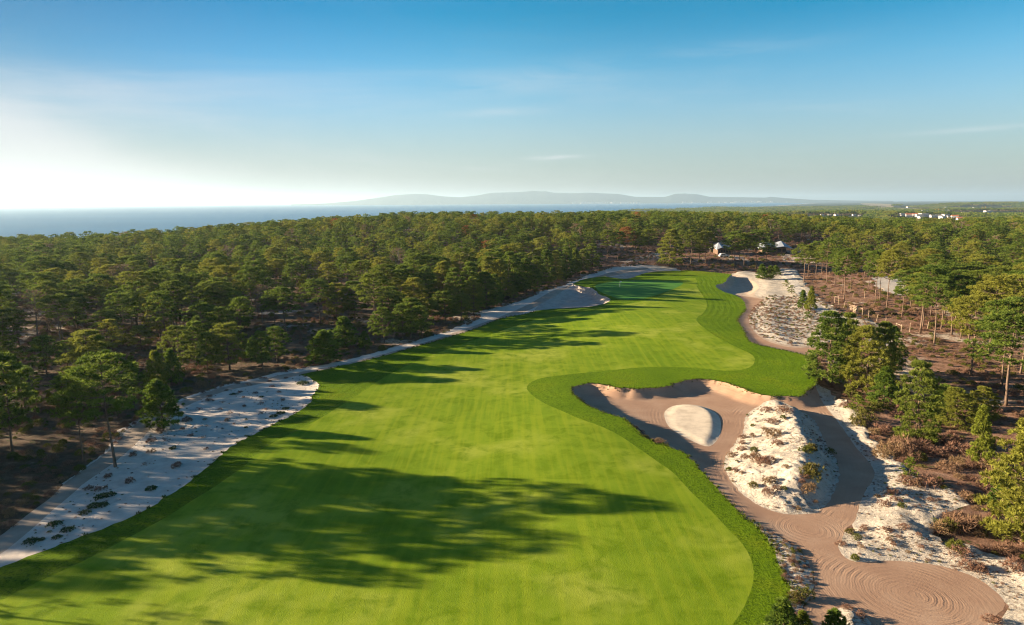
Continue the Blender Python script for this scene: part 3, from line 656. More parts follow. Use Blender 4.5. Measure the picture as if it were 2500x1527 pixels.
ORD += ['%s-nearest' % n for n in ('21st','22nd','23rd','24th','25th','26th','27th','28th','29th','30th','31st','32nd','33rd','34th','35th','36th','37th','38th','39th','40th','41st','42nd','43rd','44th','45th','46th','47th','48th','49th','50th')]
def label_by_mark(items, marks, noun):
    """items: (obj, px, py, adjectives); writes 'adj noun, second nearest to landmark'"""
    by = {}
    for it in items:
        k = min(range(len(marks)), key=lambda i: (marks[i][0] - it[1]) ** 2 + ((marks[i][1] - it[2]) * 1.6) ** 2); by.setdefault((k, it[3]), []).append(it)
    for (k, adj), l in by.items():
        l.sort(key=lambda it: (marks[k][0] - it[1]) ** 2 + ((marks[k][1] - it[2]) * 1.6) ** 2)
        for i, it in enumerate(l): it[0]['label'] = '%s %s, %s to %s' % (adj, noun, ORD[i], marks[k][2])

tick('protos')
# ------------------------------------------------------------------ pines placed one by one: foot x, foot y, top y, crown width, kind
HAND = [
 # near left
 (278,1124,848,170,'tall','leaning tall pine with its foot on the white sand beside the path'),(202,1112,925,95,'tall',None),(29,1086,850,115,'mid',None),(393,1027,914,92,'young','bushy several stemmed pine standing alone on the white sand'),
 (47,832,743,62,'tall',None),(92,827,698,72,'dead','large bare grey pine with a spreading twiggy crown in the left forest'),(145,819,727,52,'dead','smaller bare grey pine right of the large bare one'),(257,822,746,58,'tall',None),(292,832,706,66,'tall',None),(189,801,698,54,'mid',None),
 (377,798,704,66,'tall',None),(419,790,706,62,'tall',None),(341,842,785,58,'mid',None),(432,895,785,72,'mid',None),(375,932,845,46,'young',None),(113,900,808,62,'mid',None),(162,887,819,46,'mid',None),(24,905,821,50,'mid',None),(230,905,812,52,'mid',None),
 (240,980,868,110,'mid',None),(60,980,880,60,'mid',None),(150,985,905,60,'mid',None),(330,960,885,50,'mid',None),
 (521,800,676,88,'tall',None),(501,800,690,70,'tall',None),(531,790,668,66,'tall',None),(689,804,690,84,'tall',None),(662,796,700,60,'tall',None),(772,779,671,74,'tall',None),(714,692,618,45,'tall',None),(645,671,600,38,'tall',None),(810,770,682,55,'mid',None),(854,770,676,60,'mid',None),(905,795,655,70,'tall',None),(925,825,740,55,'mid',None),
 (553,891,779,84,'mid',None),(473,880,774,62,'mid',None),(500,895,800,50,'mid',None),(615,866,811,38,'young',None),(668,873,786,60,'mid',None),(780,873,797,72,'young',None),(833,836,763,56,'young',None),(879,838,797,27,'young',None),(420,925,840,40,'young',None),
 (969,818,732,56,'mid',None),(988,818,718,62,'mid',None),(1015,810,735,50,'mid',None),(1072,775,701,66,'mid',None),(1110,773,708,44,'mid',None),(950,780,690,60,'mid',None),(1000,768,668,62,'mid',None),
 (966,738,638,52,'dense',None),(1024,755,643,56,'dense',None),(1065,740,629,56,'dense',None),(1098,752,645,50,'dense',None),(1129,745,631,54,'dense',None),(1170,742,655,56,'dense',None),(1172,722,618,50,'dense',None),(1205,722,625,46,'dense',None),(1223,712,606,50,'dense',None),(1245,708,622,44,'dense',None),(1261,703,622,40,'dense',None),(1293,692,617,42,'dense',None),(1314,685,601,40,'dense',None),(1335,680,604,36,'dense',None),(1362,668,595,38,'dense',None),(1386,660,598,28,'young',None),(1425,646,586,40,'dense',None),(1402,655,600,30,'dense',None),(1280,700,640,36,'dense',None),(1190,735,660,40,'dense',None),(1140,756,672,46,'dense',None),(1350,675,618,30,'dense',None),
 (1101,641,585,44,'tall',None),(1165,624,564,48,'tall',None),(1242,618,566,48,'tall',None),(1276,604,556,36,'tall',None),(1461,630,553,40,'tall',None),
 # behind the green
 (1486,629,556,34,'tall',None),(1507,624,546,38,'rusty','rust coloured dying pine in the row behind the putting green'),(1528,626,552,32,'tall',None),(1539,622,556,32,'tall',None),(1560,629,552,36,'tall',None),(1611,643,552,52,'dense','bright green broad pine standing alone behind the putting green'),(1643,635,556,34,'tall',None),(1662,638,552,36,'tall',None),(1683,627,560,34,'mid',None),(1698,637,556,40,'tall',None),
 (1762,638,566,34,'tall',None),(1767,648,556,48,'tall',None),(1778,640,562,34,'tall',None),(1790,644,560,36,'tall',None),(1819,648,553,50,'tall',None),(1843,638,576,40,'tall',None),
 (1934,679,588,52,'tall',None),(1944,670,596,40,'tall',None),(1963,660,580,38,'tall',None),(1975,674,590,36,'tall',None),(1989,684,576,46,'tall',None),(2008,689,598,38,'tall',None),(2026,709,604,40,'tall',None),
 (2031,723,597,58,'tall',None),(2047,706,606,40,'tall',None),(2079,672,590,40,'tall',None),(2089,699,604,40,'tall',None),(2106,733,600,46,'tall',None),(2117,724,602,46,'tall',None),(2133,744,600,58,'tall',None),
 (2214,803,640,92,'tall',None),(2221,787,648,70,'tall',None),(2248,828,668,84,'tall',None),(2264,795,668,66,'tall',None),(2273,759,640,56,'tall',None),(2290,806,662,74,'tall',None),(2311,816,690,60,'tall',None),(2336,905,712,96,'tall','dark trunked tall pine on the shaded heath at the right'),(2377,861,659,84,'tall',None),(2362,704,620,52,'tall',None),(2456,677,598,50,'tall',None),(2421,976,752,135,'tall','large leaning pine over the shaded heath near the right edge'),(2440,840,660,80,'tall',None),(2400,760,640,66,'tall',None),(2455,900,700,90,'tall',None),(2350,790,650,64,'tall',None),
 (2330,830,688,70,'tall',None),(2300,770,650,60,'tall',None),(2240,760,636,66,'tall',None),(2190,745,640,50,'tall',None),(2170,762,650,46,'tall',None),(2410,930,715,90,'tall',None),(2464,760,640,70,'tall',None),(2290,735,632,60,'tall',None),(2335,745,636,64,'tall',None),(2380,800,676,70,'tall',None),(2440,785,650,76,'tall',None),(2350,700,612,50,'tall',None),(2200,700,616,46,'tall',None),(2250,705,612,46,'tall',None),
 # near right dense pines
 (1992,925,748,92,'dense','dense dark pine overhanging the right end of the turf'),(2030,905,752,60,'dense',None),(2084,948,786,100,'dense','tallest dense pine with a leader above the raked bunker'),(2115,930,774,60,'dense',None),(2145,898,785,50,'dense',None),(2125,975,884,58,'young',None),(2202,1066,868,106,'dense','broad yellow green pine behind the heather bank'),
 (2359,1121,978,52,'young','slim sparse young pine with a long bare lower trunk'),(2186,1151,1099,38,'sap','little bright green pine sapling on the sand at the right'),(2458,1312,1005,175,'dense','big bright pine filling the right edge of the picture'),(2299,1027,934,86,'dense',None),(2362,1010,930,70,'dense',None),(2260,1010,925,60,'young',None),(2065,992,952,48,'sap',None),(2410,1230,1120,60,'young',None),
 (1834,673,636,26,'young',None),(1850,672,640,24,'young',None),(1893,690,673,15,'sap',None),(1904,708,686,17,'sap',None),(1931,743,698,21,'young',None),(1950,750,692,22,'young',None),(1942,769,749,17,'sap',None),(1868,662,640,20,'young',None),
 # bottom edge
 (1884,1560,1448,92,'young','young pine at the bottom edge beside the turf'),(1930,1545,1472,55,'young','smallest of the young pines at the bottom edge'),(2012,1570,1470,80,'young','young pine at the bottom edge beside the sand island'),
]
TREES = []   # (kind, x, y, z, height, width, label)
for (bx, by, ty, w, kind, lab) in HAND:
    p = atg(bx, by); h = height_for(p, ty); d = depth((p[0], p[1], p[2] + h * .7)); wd = w / F * d * (1.15 if by < 1000 else 1.0) * (1.15 if bx > 2150 and by < 990 else 1)
    TREES.append([kind, p[0], p[1], p[2], h, wd, lab])
# random woodland
KEEP = [np.array([at(a, b)[:2] for a, b in q]) for q in (
    [(1870,648),(2060,640),(2130,655),(2230,700),(2330,760),(2464,790),(2560,830),(2700,1100),(2800,1700),(1700,1700),(1780,1100),(1900,900),(1780,700)],
    [(1440,655),(1440,606),(1560,598),(1700,600),(1960,596),(1990,625),(1960,690),(1440,690)],
    [(0,838),(60,838),(300,842),(560,862),(760,810),(900,800),(960,770),(1010,745),(1200,690),(1330,640),(1440,625),(1460,700),(900,1000),(500,1400),(-60,1500),(-60,880)],
    [(640,765),(660,735),(900,720),(900,800),(780,870),(640,860)])]
def inKeep(x, y): 
    r = np.zeros(x.shape, bool)
    for k in KEEP: r |= pip(k, x, y)
    return r
def forest_points():
    c = []
    def add(s, test): c.append(grid(-700, 800, -40, 1500, s, test, .42))
    cone = lambda X, Y: (np.abs(X) < Y * .80 + 60)
    add(8.4, lambda X, Y: cone(X, Y) & (Y < 420))
    add(8.2, lambda X, Y: cone(X, Y) & (Y >= 420) & (Y < 760))
    add(13., lambda X, Y: cone(X, Y) & (Y >= 760))
    P = np.vstack(c); X, Y = P.T
    ok = pip(LANDPOLY, X, Y) & (pdist(COAST, X, Y, False) > 45) & (pdist(TURF, X, Y) > 7) & ~pip(TURF, X, Y)
    for W in (SAND_L, BROWN, FBUNK, RDUNE, SANDY_R, CLEAR, TRACK_R, HSTRIP): ok &= ~(pip(W, X, Y) | (pdist(W, X, Y) < 2.5))
    ok &= ~inKeep(X, Y) | (pip(KEEP[2], X, Y) & ~pip(KEEP[1], X, Y) & (Y > 78) & (RNG.random(len(X)) < .30))
    n = np.sin(X / 19 + 2 * np.sin(Y / 37)) * np.sin(Y / 23 + np.sin(X / 29)); dens = np.where(Y < 230, .86, .98) - .5 * (n > .6) * (Y < 300)
    ok &= RNG.random(len(X)) < dens
    ok &= ~((Y < 24) & (np.abs(X) < 30))
    ok &= ~((Y + .194 * X < 51) & (X < -20) & (X > -118) & (Y < 120) & (RNG.random(len(X)) < .88))
    return P[ok]
FP = forest_points()
hx = np.array([t[1] for t in TREES]); hy = np.array([t[2] for t in TREES])
FP = FP[np.array([np.min((hx - p[0]) ** 2 + (hy - p[1]) ** 2) > 20 for p in FP])]
stuff = []
FZ = hb(FP[:, 0], FP[:, 1]) + offs(FP[:, 0], FP[:, 1])
for (x, y), z in zip(FP, FZ):
    z = float(z)
    r = RNG.random(); patch = math.sin(x / 47 + 1) * math.sin(y / 61)
    if y < 240 and x < 20 and pip(KEEP[2], np.array([x]), np.array([y]))[0]: kind = 'mid' if r < .5 else 'young'
    elif r < .03: kind = 'dead'
    elif r < .036: kind = 'rusty'
    elif r < .80 - .2 * patch: kind = 'tall'
    else: kind = 'mid'
    if kind == 'young': h = RNG.uniform(3.5, 6.5)
    elif kind != 'mid': h = RNG.uniform(9.5, 15)
    else: h = RNG.uniform(7, 11)
    w = h * RNG.uniform(.46, .76) if kind != 'mid' else h * RNG.uniform(.6, .82)
    q = project((x, y, z + h * .75)); vis = q[2] > 0 and -30 < q[0] < 2494 and 480 < q[1] < 1530
    base = project((x, y, z))
    stuff.append([kind, x, y, z, h, w, None, vis, q[2]])
stuff.sort(key=lambda t: (not t[7], t[8] / t[4]))
NIND = 300 - len(TREES)
# off-frame pines on the left whose long shadows cross the fairway
for (x, y, h) in [(-98,80,17),(-86,80,16),(-61,73,15),(-63.5,69,14),(-70,78,16),(-74,84,15),(-80,75,17),(-88,88,16),(-100,86,17),(-67,65,13),(-120,76,17),(-112,70,17),(-130,84,16),(-125,92,15)]:
    stuff.append(['tall', x, y, float(hb(x, y)), h, h * .55, None, False, 1])
ind, stuff = stuff[:NIND], stuff[NIND:]
def off_frame(x, y): q = project((x, y, 8)); return q[0] < -30
SUNW = None
kinds_idx = {}
items = []
for i, t in enumerate(TREES + ind):
    kind, x, y, z, h, w = t[:6]; lst = PROTO[kind]; tr, cr, H, W = lst[(i * 7 + 3) % len(lst)]
    root = empty('pine_tree' if kind != 'sap' else 'pine_sapling', (x, y, z), RNG.uniform(0, 6.28)); sx = w / W; sz = h / H
    for src in (tr, cr):
        c = src.copy(); c.parent = root; COL.objects.link(c)
    root.scale = (sx, sx, sz)
    tag(root, t[6], 'tree', 'pines around the golf hole')
    if t[6] is None:
        q = project((x, y, z)); rel = h
        adj = {'tall': 'tall flat topped' if h > 12 else 'medium tall', 'mid': 'dense low crowned' if h > 8.5 else 'small rounded', 'dense': 'dense leafy', 'young': 'young pointed', 'dead': 'bare greyish', 'rusty': 'rusty brown', 'sap': 'bright green sapling'}[kind]
        items.append((root, q[0], q[1], adj))
label_by_mark(items, MARKS, 'pine')
tick('ind')
# the rest of the wood as one mass
far_protos = []
for k, n in (('tall', 7), ('mid', 3), ('dead', 1), ('young', 1)):
    for i in range(n):
        mb, fo, H, W = gen_pine(k, 300 + i + ord(k[0]), 1); far_protos.append((k, joined(mb, fo, [BARKG if k == 'dead' else BARK, LEAFD if k == 'dead' else LEAF]), H, W))
mb, fo, H, W = gen_pine('tall', 555, 1); far_protos.append(('rusty', joined(mb, fo, [BARK, LEAFO]), H, W))
P_, rz_, sc_, ix_ = [], [], [], []
for t in stuff:
    ks = [i for i, fp in enumerate(far_protos) if fp[0] == t[0]]; j = ks[int(RNG.integers(len(ks)))]; fp = far_protos[j]
    P_.append(t[1:4]); rz_.append(RNG.uniform(0, 6.28)); sc_.append((t[5] / fp[3], t[4] / fp[2])); ix_.append(j)
# Join order of the multi-input reverses nothing as long as links are made in order; index follows it
w_ = scatter('pine_forest', [p[1] for p in far_protos], np.array(P_), np.array(rz_), np.array(sc_), np.array(ix_))
tag(w_, 'mass of smaller pines filling the forest behind the nearer trees', 'forest', kind='stuff')

# distant groves, each point a clump of pines
def grove(seed):
    rnd = random.Random(seed); mb = MB(); fo = Foliage()
    for _ in range(15):
        cx, cy = rnd.uniform(-17, 17), rnd.uniform(-17, 17); h = rnd.uniform(8, 14); r = rnd.uniform(2.8, 4.5)
        mb.tube([(cx, cy, 0), (cx, cy, h * .7)], [.25, .1], 3, cap=False); t0 = rnd.random()
        for _ in range(16):
            a = rnd.random() * 6.28; u = rnd.uniform(-.2, 1); q = math.sqrt(1 - u * u) if abs(u) < 1 else 0
            dv = (math.cos(a) * q, math.sin(a) * q, u + .2); fo.tuft((cx + math.cos(a) * q * r * .7, cy + math.sin(a) * q * r * .7, h * .68 + u * h * .25), dv, 5, 2.2, 1.2, .7, t0 + rnd.uniform(-.25, .25))
    return joined(mb, fo, [BARK, LEAF])
GR = [grove(900 + i) for i in range(5)]
def far_points():
    out = []
    for r0, r1, s in ((700, 1500, 27), (1500, 3200, 33), (3200, 6500, 48)):
        X, Y = grid(-300, r1, r0 * .7, r1, s, lambda X, Y: (np.hypot(X, Y) > r0) & (np.hypot(X, Y) <= r1) & (np.abs(X) < Y * .80) & (X > -.1 * Y), .45).T
        out.append(np.stack([X, Y], 1))
    P = np.vstack(out); X, Y = P.T
    ok = pip(LANDPOLY, X, Y) & (pdist(COAST, X, Y, False) > np.maximum(70, .03 * Y)) & ~pip(FIELD, X, Y) & (Y > 760)
    n = np.sin(X / 210 + 2 * np.sin(Y / 330)) * np.sin(Y / 260 + np.sin(X / 300)); ok &= ~((n > .5) & (Y > 1700))
    return P[ok]
GP = far_points()
tick('far')
# ------------------------------------------------------------------ village on the plain
def wmat(name, c, r=.8):
    m, nt, b = material(name, r, .2); b.inputs['Base Color'].default_value = (*c, 1)
    f = noise(nt, 1.3, 4); L(nt, mix(nt, M(nt, 'MULTIPLY', f, .25), c, tuple(v * .7 for v in c)), b.inputs['Base Color']); return m
WHITE = wmat('white_render', (.50, .47, .43)); TILE = wmat('clay_tiles', (.45, .16, .08)); GLASSD = wmat('dark_window', (.03, .035, .04), .2); CRANE = wmat('yellow_steel', (.55, .30, .04)); GREYR = wmat('grey_roof', (.55, .56, .58))
def village_house(p, w, d, h, red, rz, lab):
    root = empty('village_house', p, rz); mb = MB(); mb.box(-w/2, w/2, -d/2, d/2, -1, h); mb.box(-w/2 - .2, -w * .15, -d/2 - 2.5, -d/2 - .02, -1, h * .6); mb.obj('wall', WHITE, root)
    r = MB(); e = .5; hh = (w * .16 if red else .5)
    if red: r.add([(-w/2-e,-d/2-e,h+.03),(w/2+e,-d/2-e,h+.03),(w/2+e,d/2+e,h+.03),(-w/2-e,d/2+e,h+.03),(-w/2-e,0,h+hh),(w/2+e,0,h+hh)],[(0,1,5,4),(3,4,5,2),(0,4,3),(1,2,5),(0,3,2,1)])
    else: r.box(-w/2-.2, w/2+.2, -d/2-.2, d/2+.2, h+.02, h+.6)
    r.obj('roof', TILE if red else WHITE, root)
    for k in range(4):
        m = MB(); x = -w/2 + w * (k + .5) / 4; m.box(x - .7, x + .7, -d/2 - .06 - (2.5 if x < -w*.15 - .6 else 0), -d/2 + .01 - (2.5 if x < -w*.15 - .6 else 0), h * .18, h * .45 ); m.obj('window', GLASSD, root)
    return tag(root, lab, 'house', 'white houses of the far village')
VH = [(2172,521,15,0),(2180,519,18,0),(2187,523,15,1),(2196,519,16,0),(2203,522,14,1),(2212,524,18,0),(2222,523,20,0),(2216,528,14,0),(2228,531,12,0),(2232,518,14,0),(2240,521,15,0),(2246,525,16,0),(2252,520,12,0),(2258,524,14,0),(2263,520,20,0),(2268,528,16,0),(2275,523,15,0),(2284,526,12,0),(2297,527,16,1),(2303,522,10,0),(2311,533,18,1),(2290,534,12,0),(2322,518,16,0),(2222,513,16,0),(2236,510,8,0),(2275,512,16,0),(2345,519,8,0),(2375,514,14,0),(2384,512,9,0),(2277,501,9,0),(2345,498,7,0),(2188,500,12,0),(2040,519,10,0),(1978,521,8,0),(1996,520,8,0),(2012,521,10,0),(2030,519,12,0),(2055,521,9,0),(2068,522,7,0),(2160,510,12,0),(2170,512,10,1)]
names_o = ['first','second','third','fourth','fifth','sixth','seventh','eighth','ninth','tenth','eleventh','twelfth','thirteenth','fourteenth','fifteenth','sixteenth','seventeenth','eighteenth','nineteenth','twentieth','twenty-first','twenty-second','twenty-third','twenty-fourth','twenty-fifth','twenty-sixth','twenty-seventh','twenty-eighth','twenty-ninth','thirtieth','thirty-first','thirty-second','thirty-third','thirty-fourth','thirty-fifth','thirty-sixth','thirty-seventh','thirty-eighth','thirty-ninth','fortieth','forty-first','forty-second']
cnt = {0: 0, 1: 0}; HPOS = []
for (px, py, w, red) in sorted(VH):
    p = at(px, py - 1.5); p[2] = float(hb(p[0], p[1])); D = depth(p); W = w / F * D * .9
    lab = ('distant white house with a red tiled roof, %s of those counted from the left' if red else 'distant white flat roofed house, %s of those counted from the left') % names_o[cnt[red]]; cnt[red] += 1
    village_house(p, W, W * .7, min(9, W * .38), red, random.uniform(-.4, .4), lab); HPOS.append(p[:2])
HP = np.array(HPOS)
def clearh(P):
    keep = []
    for p in P:
        r = np.hypot(*p); u = p / r; d = HP - p
        along = d @ u; side = np.abs(d @ np.array([-u[1], u[0]]))
        keep.append(not np.any((side < 22) & (along > -25) & (along < 130 + .05 * r)))
    return np.array(keep)
GP = GP[clearh(GP)]
gz = hb(GP[:, 0], GP[:, 1])
rr_ = np.hypot(GP[:, 0], GP[:, 1]); scl = np.where(rr_ > 3200, 1.5, 1.05) * RNG.uniform(.85, 1.15, len(GP))
g_ = scatter('distant_woodland', GR, np.column_stack([GP, gz]), RNG.uniform(0, 6.28, len(GP)), np.column_stack([scl, np.where(rr_ > 3200, 1.15, 1.) * RNG.uniform(.85, 1.1, len(GP))]), RNG.integers(0, len(GR), len(GP)))
tag(g_, 'far woodland on the coastal plain beyond the forest', 'woodland', kind='stuff')
def crane(px, py, lab, lean):
    p = at(px, py + 4); p[2] = float(hb(p[0], p[1])); D = depth(p); u = D / F; H = height_for(p, py - 5)
    root = empty('tower_crane', p, lean); m = MB(); r = .06 * H
    for sx in (-1, 1):
        for sy in (-1, 1): m.box(sx * .9 - .25, sx * .9 + .25, sy * .9 - .25, sy * .9 + .25, 0, H)
    for k in range(9): m.box(-.9, .9, -.95, -.75, H * k / 9, H * k / 9 + .5)
    m.obj('mast', CRANE, root); j = MB(); j.box(-9 * u, 15 * u, -.5, .5, H * .86, H * .86 + 1.3); j.obj('jib', CRANE, root)
    c = MB(); c.box(-9 * u, -7 * u, -1.2, 1.2, H * .86 - 3, H * .86 - .01); c.obj('counterweight', CRANE, root); a = MB(); a.tube([(-7 * u, 0, H * .86 + 1.3), (0, 0, H + 2), (12 * u, 0, H * .86 + 1.3)], [.2, .2, .2], 4); a.obj('tie_bar', CRANE, root)
    tag(root, lab, 'crane', 'tower cranes beyond the village')
crane(2258, 508, 'small yellow tower crane directly above the village houses', 0.1); crane(2371, 502, 'larger yellow tower crane right of the village on the wooded rise', 0.0)
# sailing boat
def boat():
    d = ray(1606, 493); t = (SEA - 32) / d[2]; p = CAM + d * t; root = empty('sailing_boat', p, .4); m = MB(); s = 2.2
    m.add([(-6*s,-1.6*s,1.2*s),(4*s,-1.6*s,1.3*s),(7*s,0,1.8*s),(4*s,1.6*s,1.3*s),(-6*s,1.6*s,1.2*s),(-5*s,-1*s,-.3),(4*s,-.8*s,-.3),(5.5*s,0,-.3),(4*s,.8*s,-.3),(-5*s,1*s,-.3)],[(0,1,2,3,4),(0,5,6,1),(1,6,7,2),(2,7,8,3),(3,8,9,4),(4,9,5,0)]); m.obj('hull', WHITE, root)
    m = MB(); m.tube([(0,0,1.2*s),(0,0,17*s)], [.3, .15], 6); m.obj('mast', GREYR, root)
    m = MB(); m.add([(-.4,-.05,3*s),(-6*s,.6,3*s),(-.4,-.05,16*s),(-.4,.1,3*s),(-6*s,.75,3*s),(-.4,.1,16*s)],[(0,1,2),(5,4,3),(0,3,4,1),(1,4,5,2),(2,5,3,0)]); m.obj('sail', WHITE, root)
    tag(root, 'tiny white sailing boat far out on the blue bay', 'boat')
boat()
def far_town():
    m = MB(); rnd = random.Random(5)
    for i in range(70):
        px = rnd.choice([rnd.uniform(1380, 1560), rnd.uniform(1640, 1900), rnd.uniform(1380, 1480)]); d = ray(px, 480); d = d / d[1]; X = d[0] * 22150; w = rnd.uniform(15, 60); h = rnd.uniform(12, 42)
        m.box(X - w, X + w, 22130 + rnd.uniform(0, 60), 22200, SEA, SEA + 12 + h)
    tag(m.obj('far_town', WHITE), 'pale specks of a town along the foot of the hills across the bay', 'town', kind='stuff')
far_town()

# ------------------------------------------------------------------ pavilions, car, fence, gate, flag
WOODP = mat_bark('weathered_wood', (.34, .25, .17), (.52, .40, .29)); CANVAS = wmat('pale_roof_sheet', (.34, .37, .40), .6)
def pavilion(px, py, wpx, hpx, rz, lab, seed):
    p = atg(px, py); D = depth(p); W = wpx / F * D; H = hpx / F * D; root = empty('pavilion', p, rz); rnd = random.Random(seed)
    w = MB(); w.box(-W*.36, W*.36, -W*.22, W*.22, -.5, H * .45); w.obj('wall', BARK, root)
    r = MB(); t = .18; e = W * .5; d = W * .36
    # folded canopy: valley-ridge-valley with raised corners
    xs = [-e, -e * .45, 0, e * .5, e]; zr = [H * .62, H * .98, H * .78, H * 1.0, H * .58]; zf = [H * .40, H * .58, H * .50, H * .60, H * .42]
    top = [(x, 0, a) for x, a in zip(xs, zr)] + [(x * 1.02, -d, a) for x, a in zip(xs, zf)] + [(x * 1.02, d, a) for x, a in zip(xs, zf)]
    vs = top + [(x, y, z - t) for x, y, z in top]; fs = []
    for i in range(4): fs += [(5+i, 6+i, 1+i, i), (i, 1+i, 11+i, 10+i), (15+i, 16+i, 21+i, 20+i), (25+i, 26+i, 16+i, 15+i), (5+i, 20+i, 21+i, 6+i), (10+i, 11+i, 26+i, 25+i)]
    fs += [(5, 0, 15, 20), (0, 10, 25, 15), (4, 9, 24, 19), (14, 4, 19, 29)]
    r.add(vs, fs); r.obj('roof', CANVAS, root)
    for x in (-e * .93, e * .93):
        for y in (-d * .93, d * .93): q = MB(); q.tube([(x, y, -.3), (x, y, H * .42)], [.12, .12], 6); q.obj('post', WOODP, root)
    for k in range(5):
        q = MB(); x = -W * .3 + W * .15 * k; q.box(x - W*.05, x + W*.05, -W*.22 - .05, -W*.22 + .02, .6, H * .36); q.obj('window', GLASSD, root)
    tag(root, lab, 'pavilion', 'pavilions under the trees')
pavilion(1737, 610, 48, 27, .25, 'pale folded roof pavilion beside the parked car left of the tall pines', 1)
pavilion(1858, 608, 76, 28, -.1, 'wide pale roofed pavilion half hidden behind pines', 2)
def car():
    p = atg(1742, 619); D = depth(p); root = empty('parked_car', p, .1); s = 1.15
    PAINT = wmat('cream_paint', (.62, .60, .52), .35); prof = [(-2.2,.35),(-2.25,.8),(-2.05,1.05),(-1.6,1.62),(.2,1.66),(.95,1.1),(1.95,.98),(2.2,.75),(2.2,.35)]
    m = MB(); n = len(prof); vs = [(x*s, -.88*s, z*s) for x, z in prof] + [(x*s, .88*s, z*s) for x, z in prof]
    m.add(vs, [tuple(range(n)), tuple(reversed(range(n, 2*n)))] + [(i, n+i, n+(i+1) % n, (i+1) % n) for i in range(n)]); b = m.obj('body', PAINT, root)
    m = MB(); m.box(-1.5*s, .25*s, -.9*s, .9*s, 1.12*s, 1.5*s); m.obj('window', GLASSD, root)
    for x in (-1.35, 1.35):
        for y in (-.86, .86): q = MB(); q.tube([(x*s, (y-.1)*s, .33*s), (x*s, (y+.1)*s, .33*s)], [.34*s, .34*s], 14); q.obj('wheel', GLASSD, root)
    tag(root, 'cream coloured car parked under trees beside the pavilion', 'car')
car()
def post(bx, by, ty, name='fence_post', lab=None, grp='fence posts in the heather', dx=0):
    p = atg(bx, by); h = height_for(p, ty); m = MB(); l = dx / F * depth(p)
    m.tube([(0, 0, -.3), (l * .5, .02, h * .5), (l, 0, h)], [.06, .055, .05], 7); o = m.obj(name, WOODP); o.location = p
    if lab: tag(o, lab, 'fence post', grp)
    return o, p, h
pl = [(2030,741.6,725,'slanting wooden fence post just left of the gate',3),(2089.6,767.4,747,'wooden fence post right of the gate frame, first of three',0),(2108.5,776,756,'wooden fence post halfway between gate and lower corner frame',3),(2131,781,764,'wooden fence post beside the yellow green tuft',0),(2189,799,777,'wooden fence post right of the lower corner frame',0),(2231,796,774,'thin fence post near the tall bare trunks on the right',2),(2052.6,716,706,'thin fence post in the heather behind the gate',0),(2080,718,702,'wooden fence post in the rear fence line among trunks',0),(2108,722,698,'leaning pale stake beside a trunk in the rear fence line',-3),(1995,664,654,'fence post by the pale track behind the pines',0)]
for a, b, c, lab, dx in pl: post(a, b, c, lab=lab, dx=dx)
def frame(b1, t1, b2, t2, lab):
    p1 = atg(*b1); p2 = atg(*b2); h1 = height_for(p1, t1); h2 = height_for(p2, t2); root = empty('fence_brace', p1)
    d = Vector(p2 - p1)
    for q, h in ((Vector((0, 0, 0)), h1), (d, h2)): m = MB(); m.tube([q + Vector((0, 0, -.3)), q + Vector((0, 0, h))], [.06, .055], 7); m.obj('post', WOODP, root)
    m = MB(); m.tube([Vector((0, 0, h1 * .86)), d + Vector((0, 0, h2 * .86))], [.05, .05], 7); m.obj('rail', WOODP, root)
    tag(root, lab, 'fence frame', 'braced corner frames of the fence')
frame((2008, 729.6), 712, (2017, 734), 712, 'two wooden posts joined by a top rail, left of the gate')
frame((2063.5, 756), 736, (2074.6, 759.6), 741, 'two wooden posts joined by a top rail, right against the gate')
frame((2156, 791), 777, (2168, 801.6), 781, 'two wooden posts joined by a top rail, lower corner of the fence')
frame((2121, 702), 693, (2127, 705), 695, 'two wooden posts joined by a top rail, by the sandy clearing')
def gate():
    a = atg(2038.8, 748.8); b = atg(2054.4, 752.4); c = atg(2062, 755.6); h = height_for(a, 731) * .97; root = empty('wooden_gate', a)
    for i, (u, v) in enumerate(((a, b), (b, c))):
        u = Vector(u - a); v = Vector(v - a); dr = (v - u); n = dr.normalized(); m = MB()
        for k in range(5): z = .18 + (h - .35) * k / 4; m.tube([u + n * .1 + Vector((0, 0, z)), v - n * .1 + Vector((0, 0, z))], [.045, .045], 5)
        for f in (.06, .5, .94): m.tube([u + dr * f + Vector((0, 0, .1)), u + dr * f + Vector((0, 0, h - .1))], [.045, .045], 5)
        m.tube([u + n * .12 + Vector((0, 0, .2)), v - n * .12 + Vector((0, 0, h - .2))], [.05, .05], 5); o = m.obj('gate_leaf', WOODP, root)
        o['label'] = 'wide gate leaf' if i == 0 else 'narrow gate leaf'
    for q in (a, b, c): w = Vector(q - a); m = MB(); m.tube([w + Vector((0, 0, -.3)), w + Vector((0, 0, h + .15))], [.075, .07], 7); m.obj('post', WOODP, root)
    tag(root, 'pale wooden five barred gate with a wide and a narrow leaf', 'gate')
gate()
def flag():
    p = atg(1491.5, 690.5); h = height_for(p, 676.5); root = empty('golf_flag', p); W2 = wmat('white_pole', (.8, .8, .78), .4)
    m = MB(); m.tube([(0, 0, -.05), (0, 0, h)], [.05, .04], 6); m.obj('pole', W2, root)
    m = MB(); vs = []; 
    for i in range(6): x = .05 + i * .12; y = .04 * math.sin(i * 1.3); vs += [(x, y, h - .5 + .02 * i), (x, y, h - .03 - .02 * i)]
    m.add(vs + [(a, b + .012, c) for a, b, c in vs], [(2*i, 2*i+2, 2*i+3, 2*i+1) for i in range(5)] + [(12+2*i+1, 12+2*i+3, 12+2*i+2, 12+2*i) for i in range(5)]); m.obj('flag', W2, root)
    tag(root, 'white flagstick standing in the putting green', 'golf flag')
flag()

tick('village')
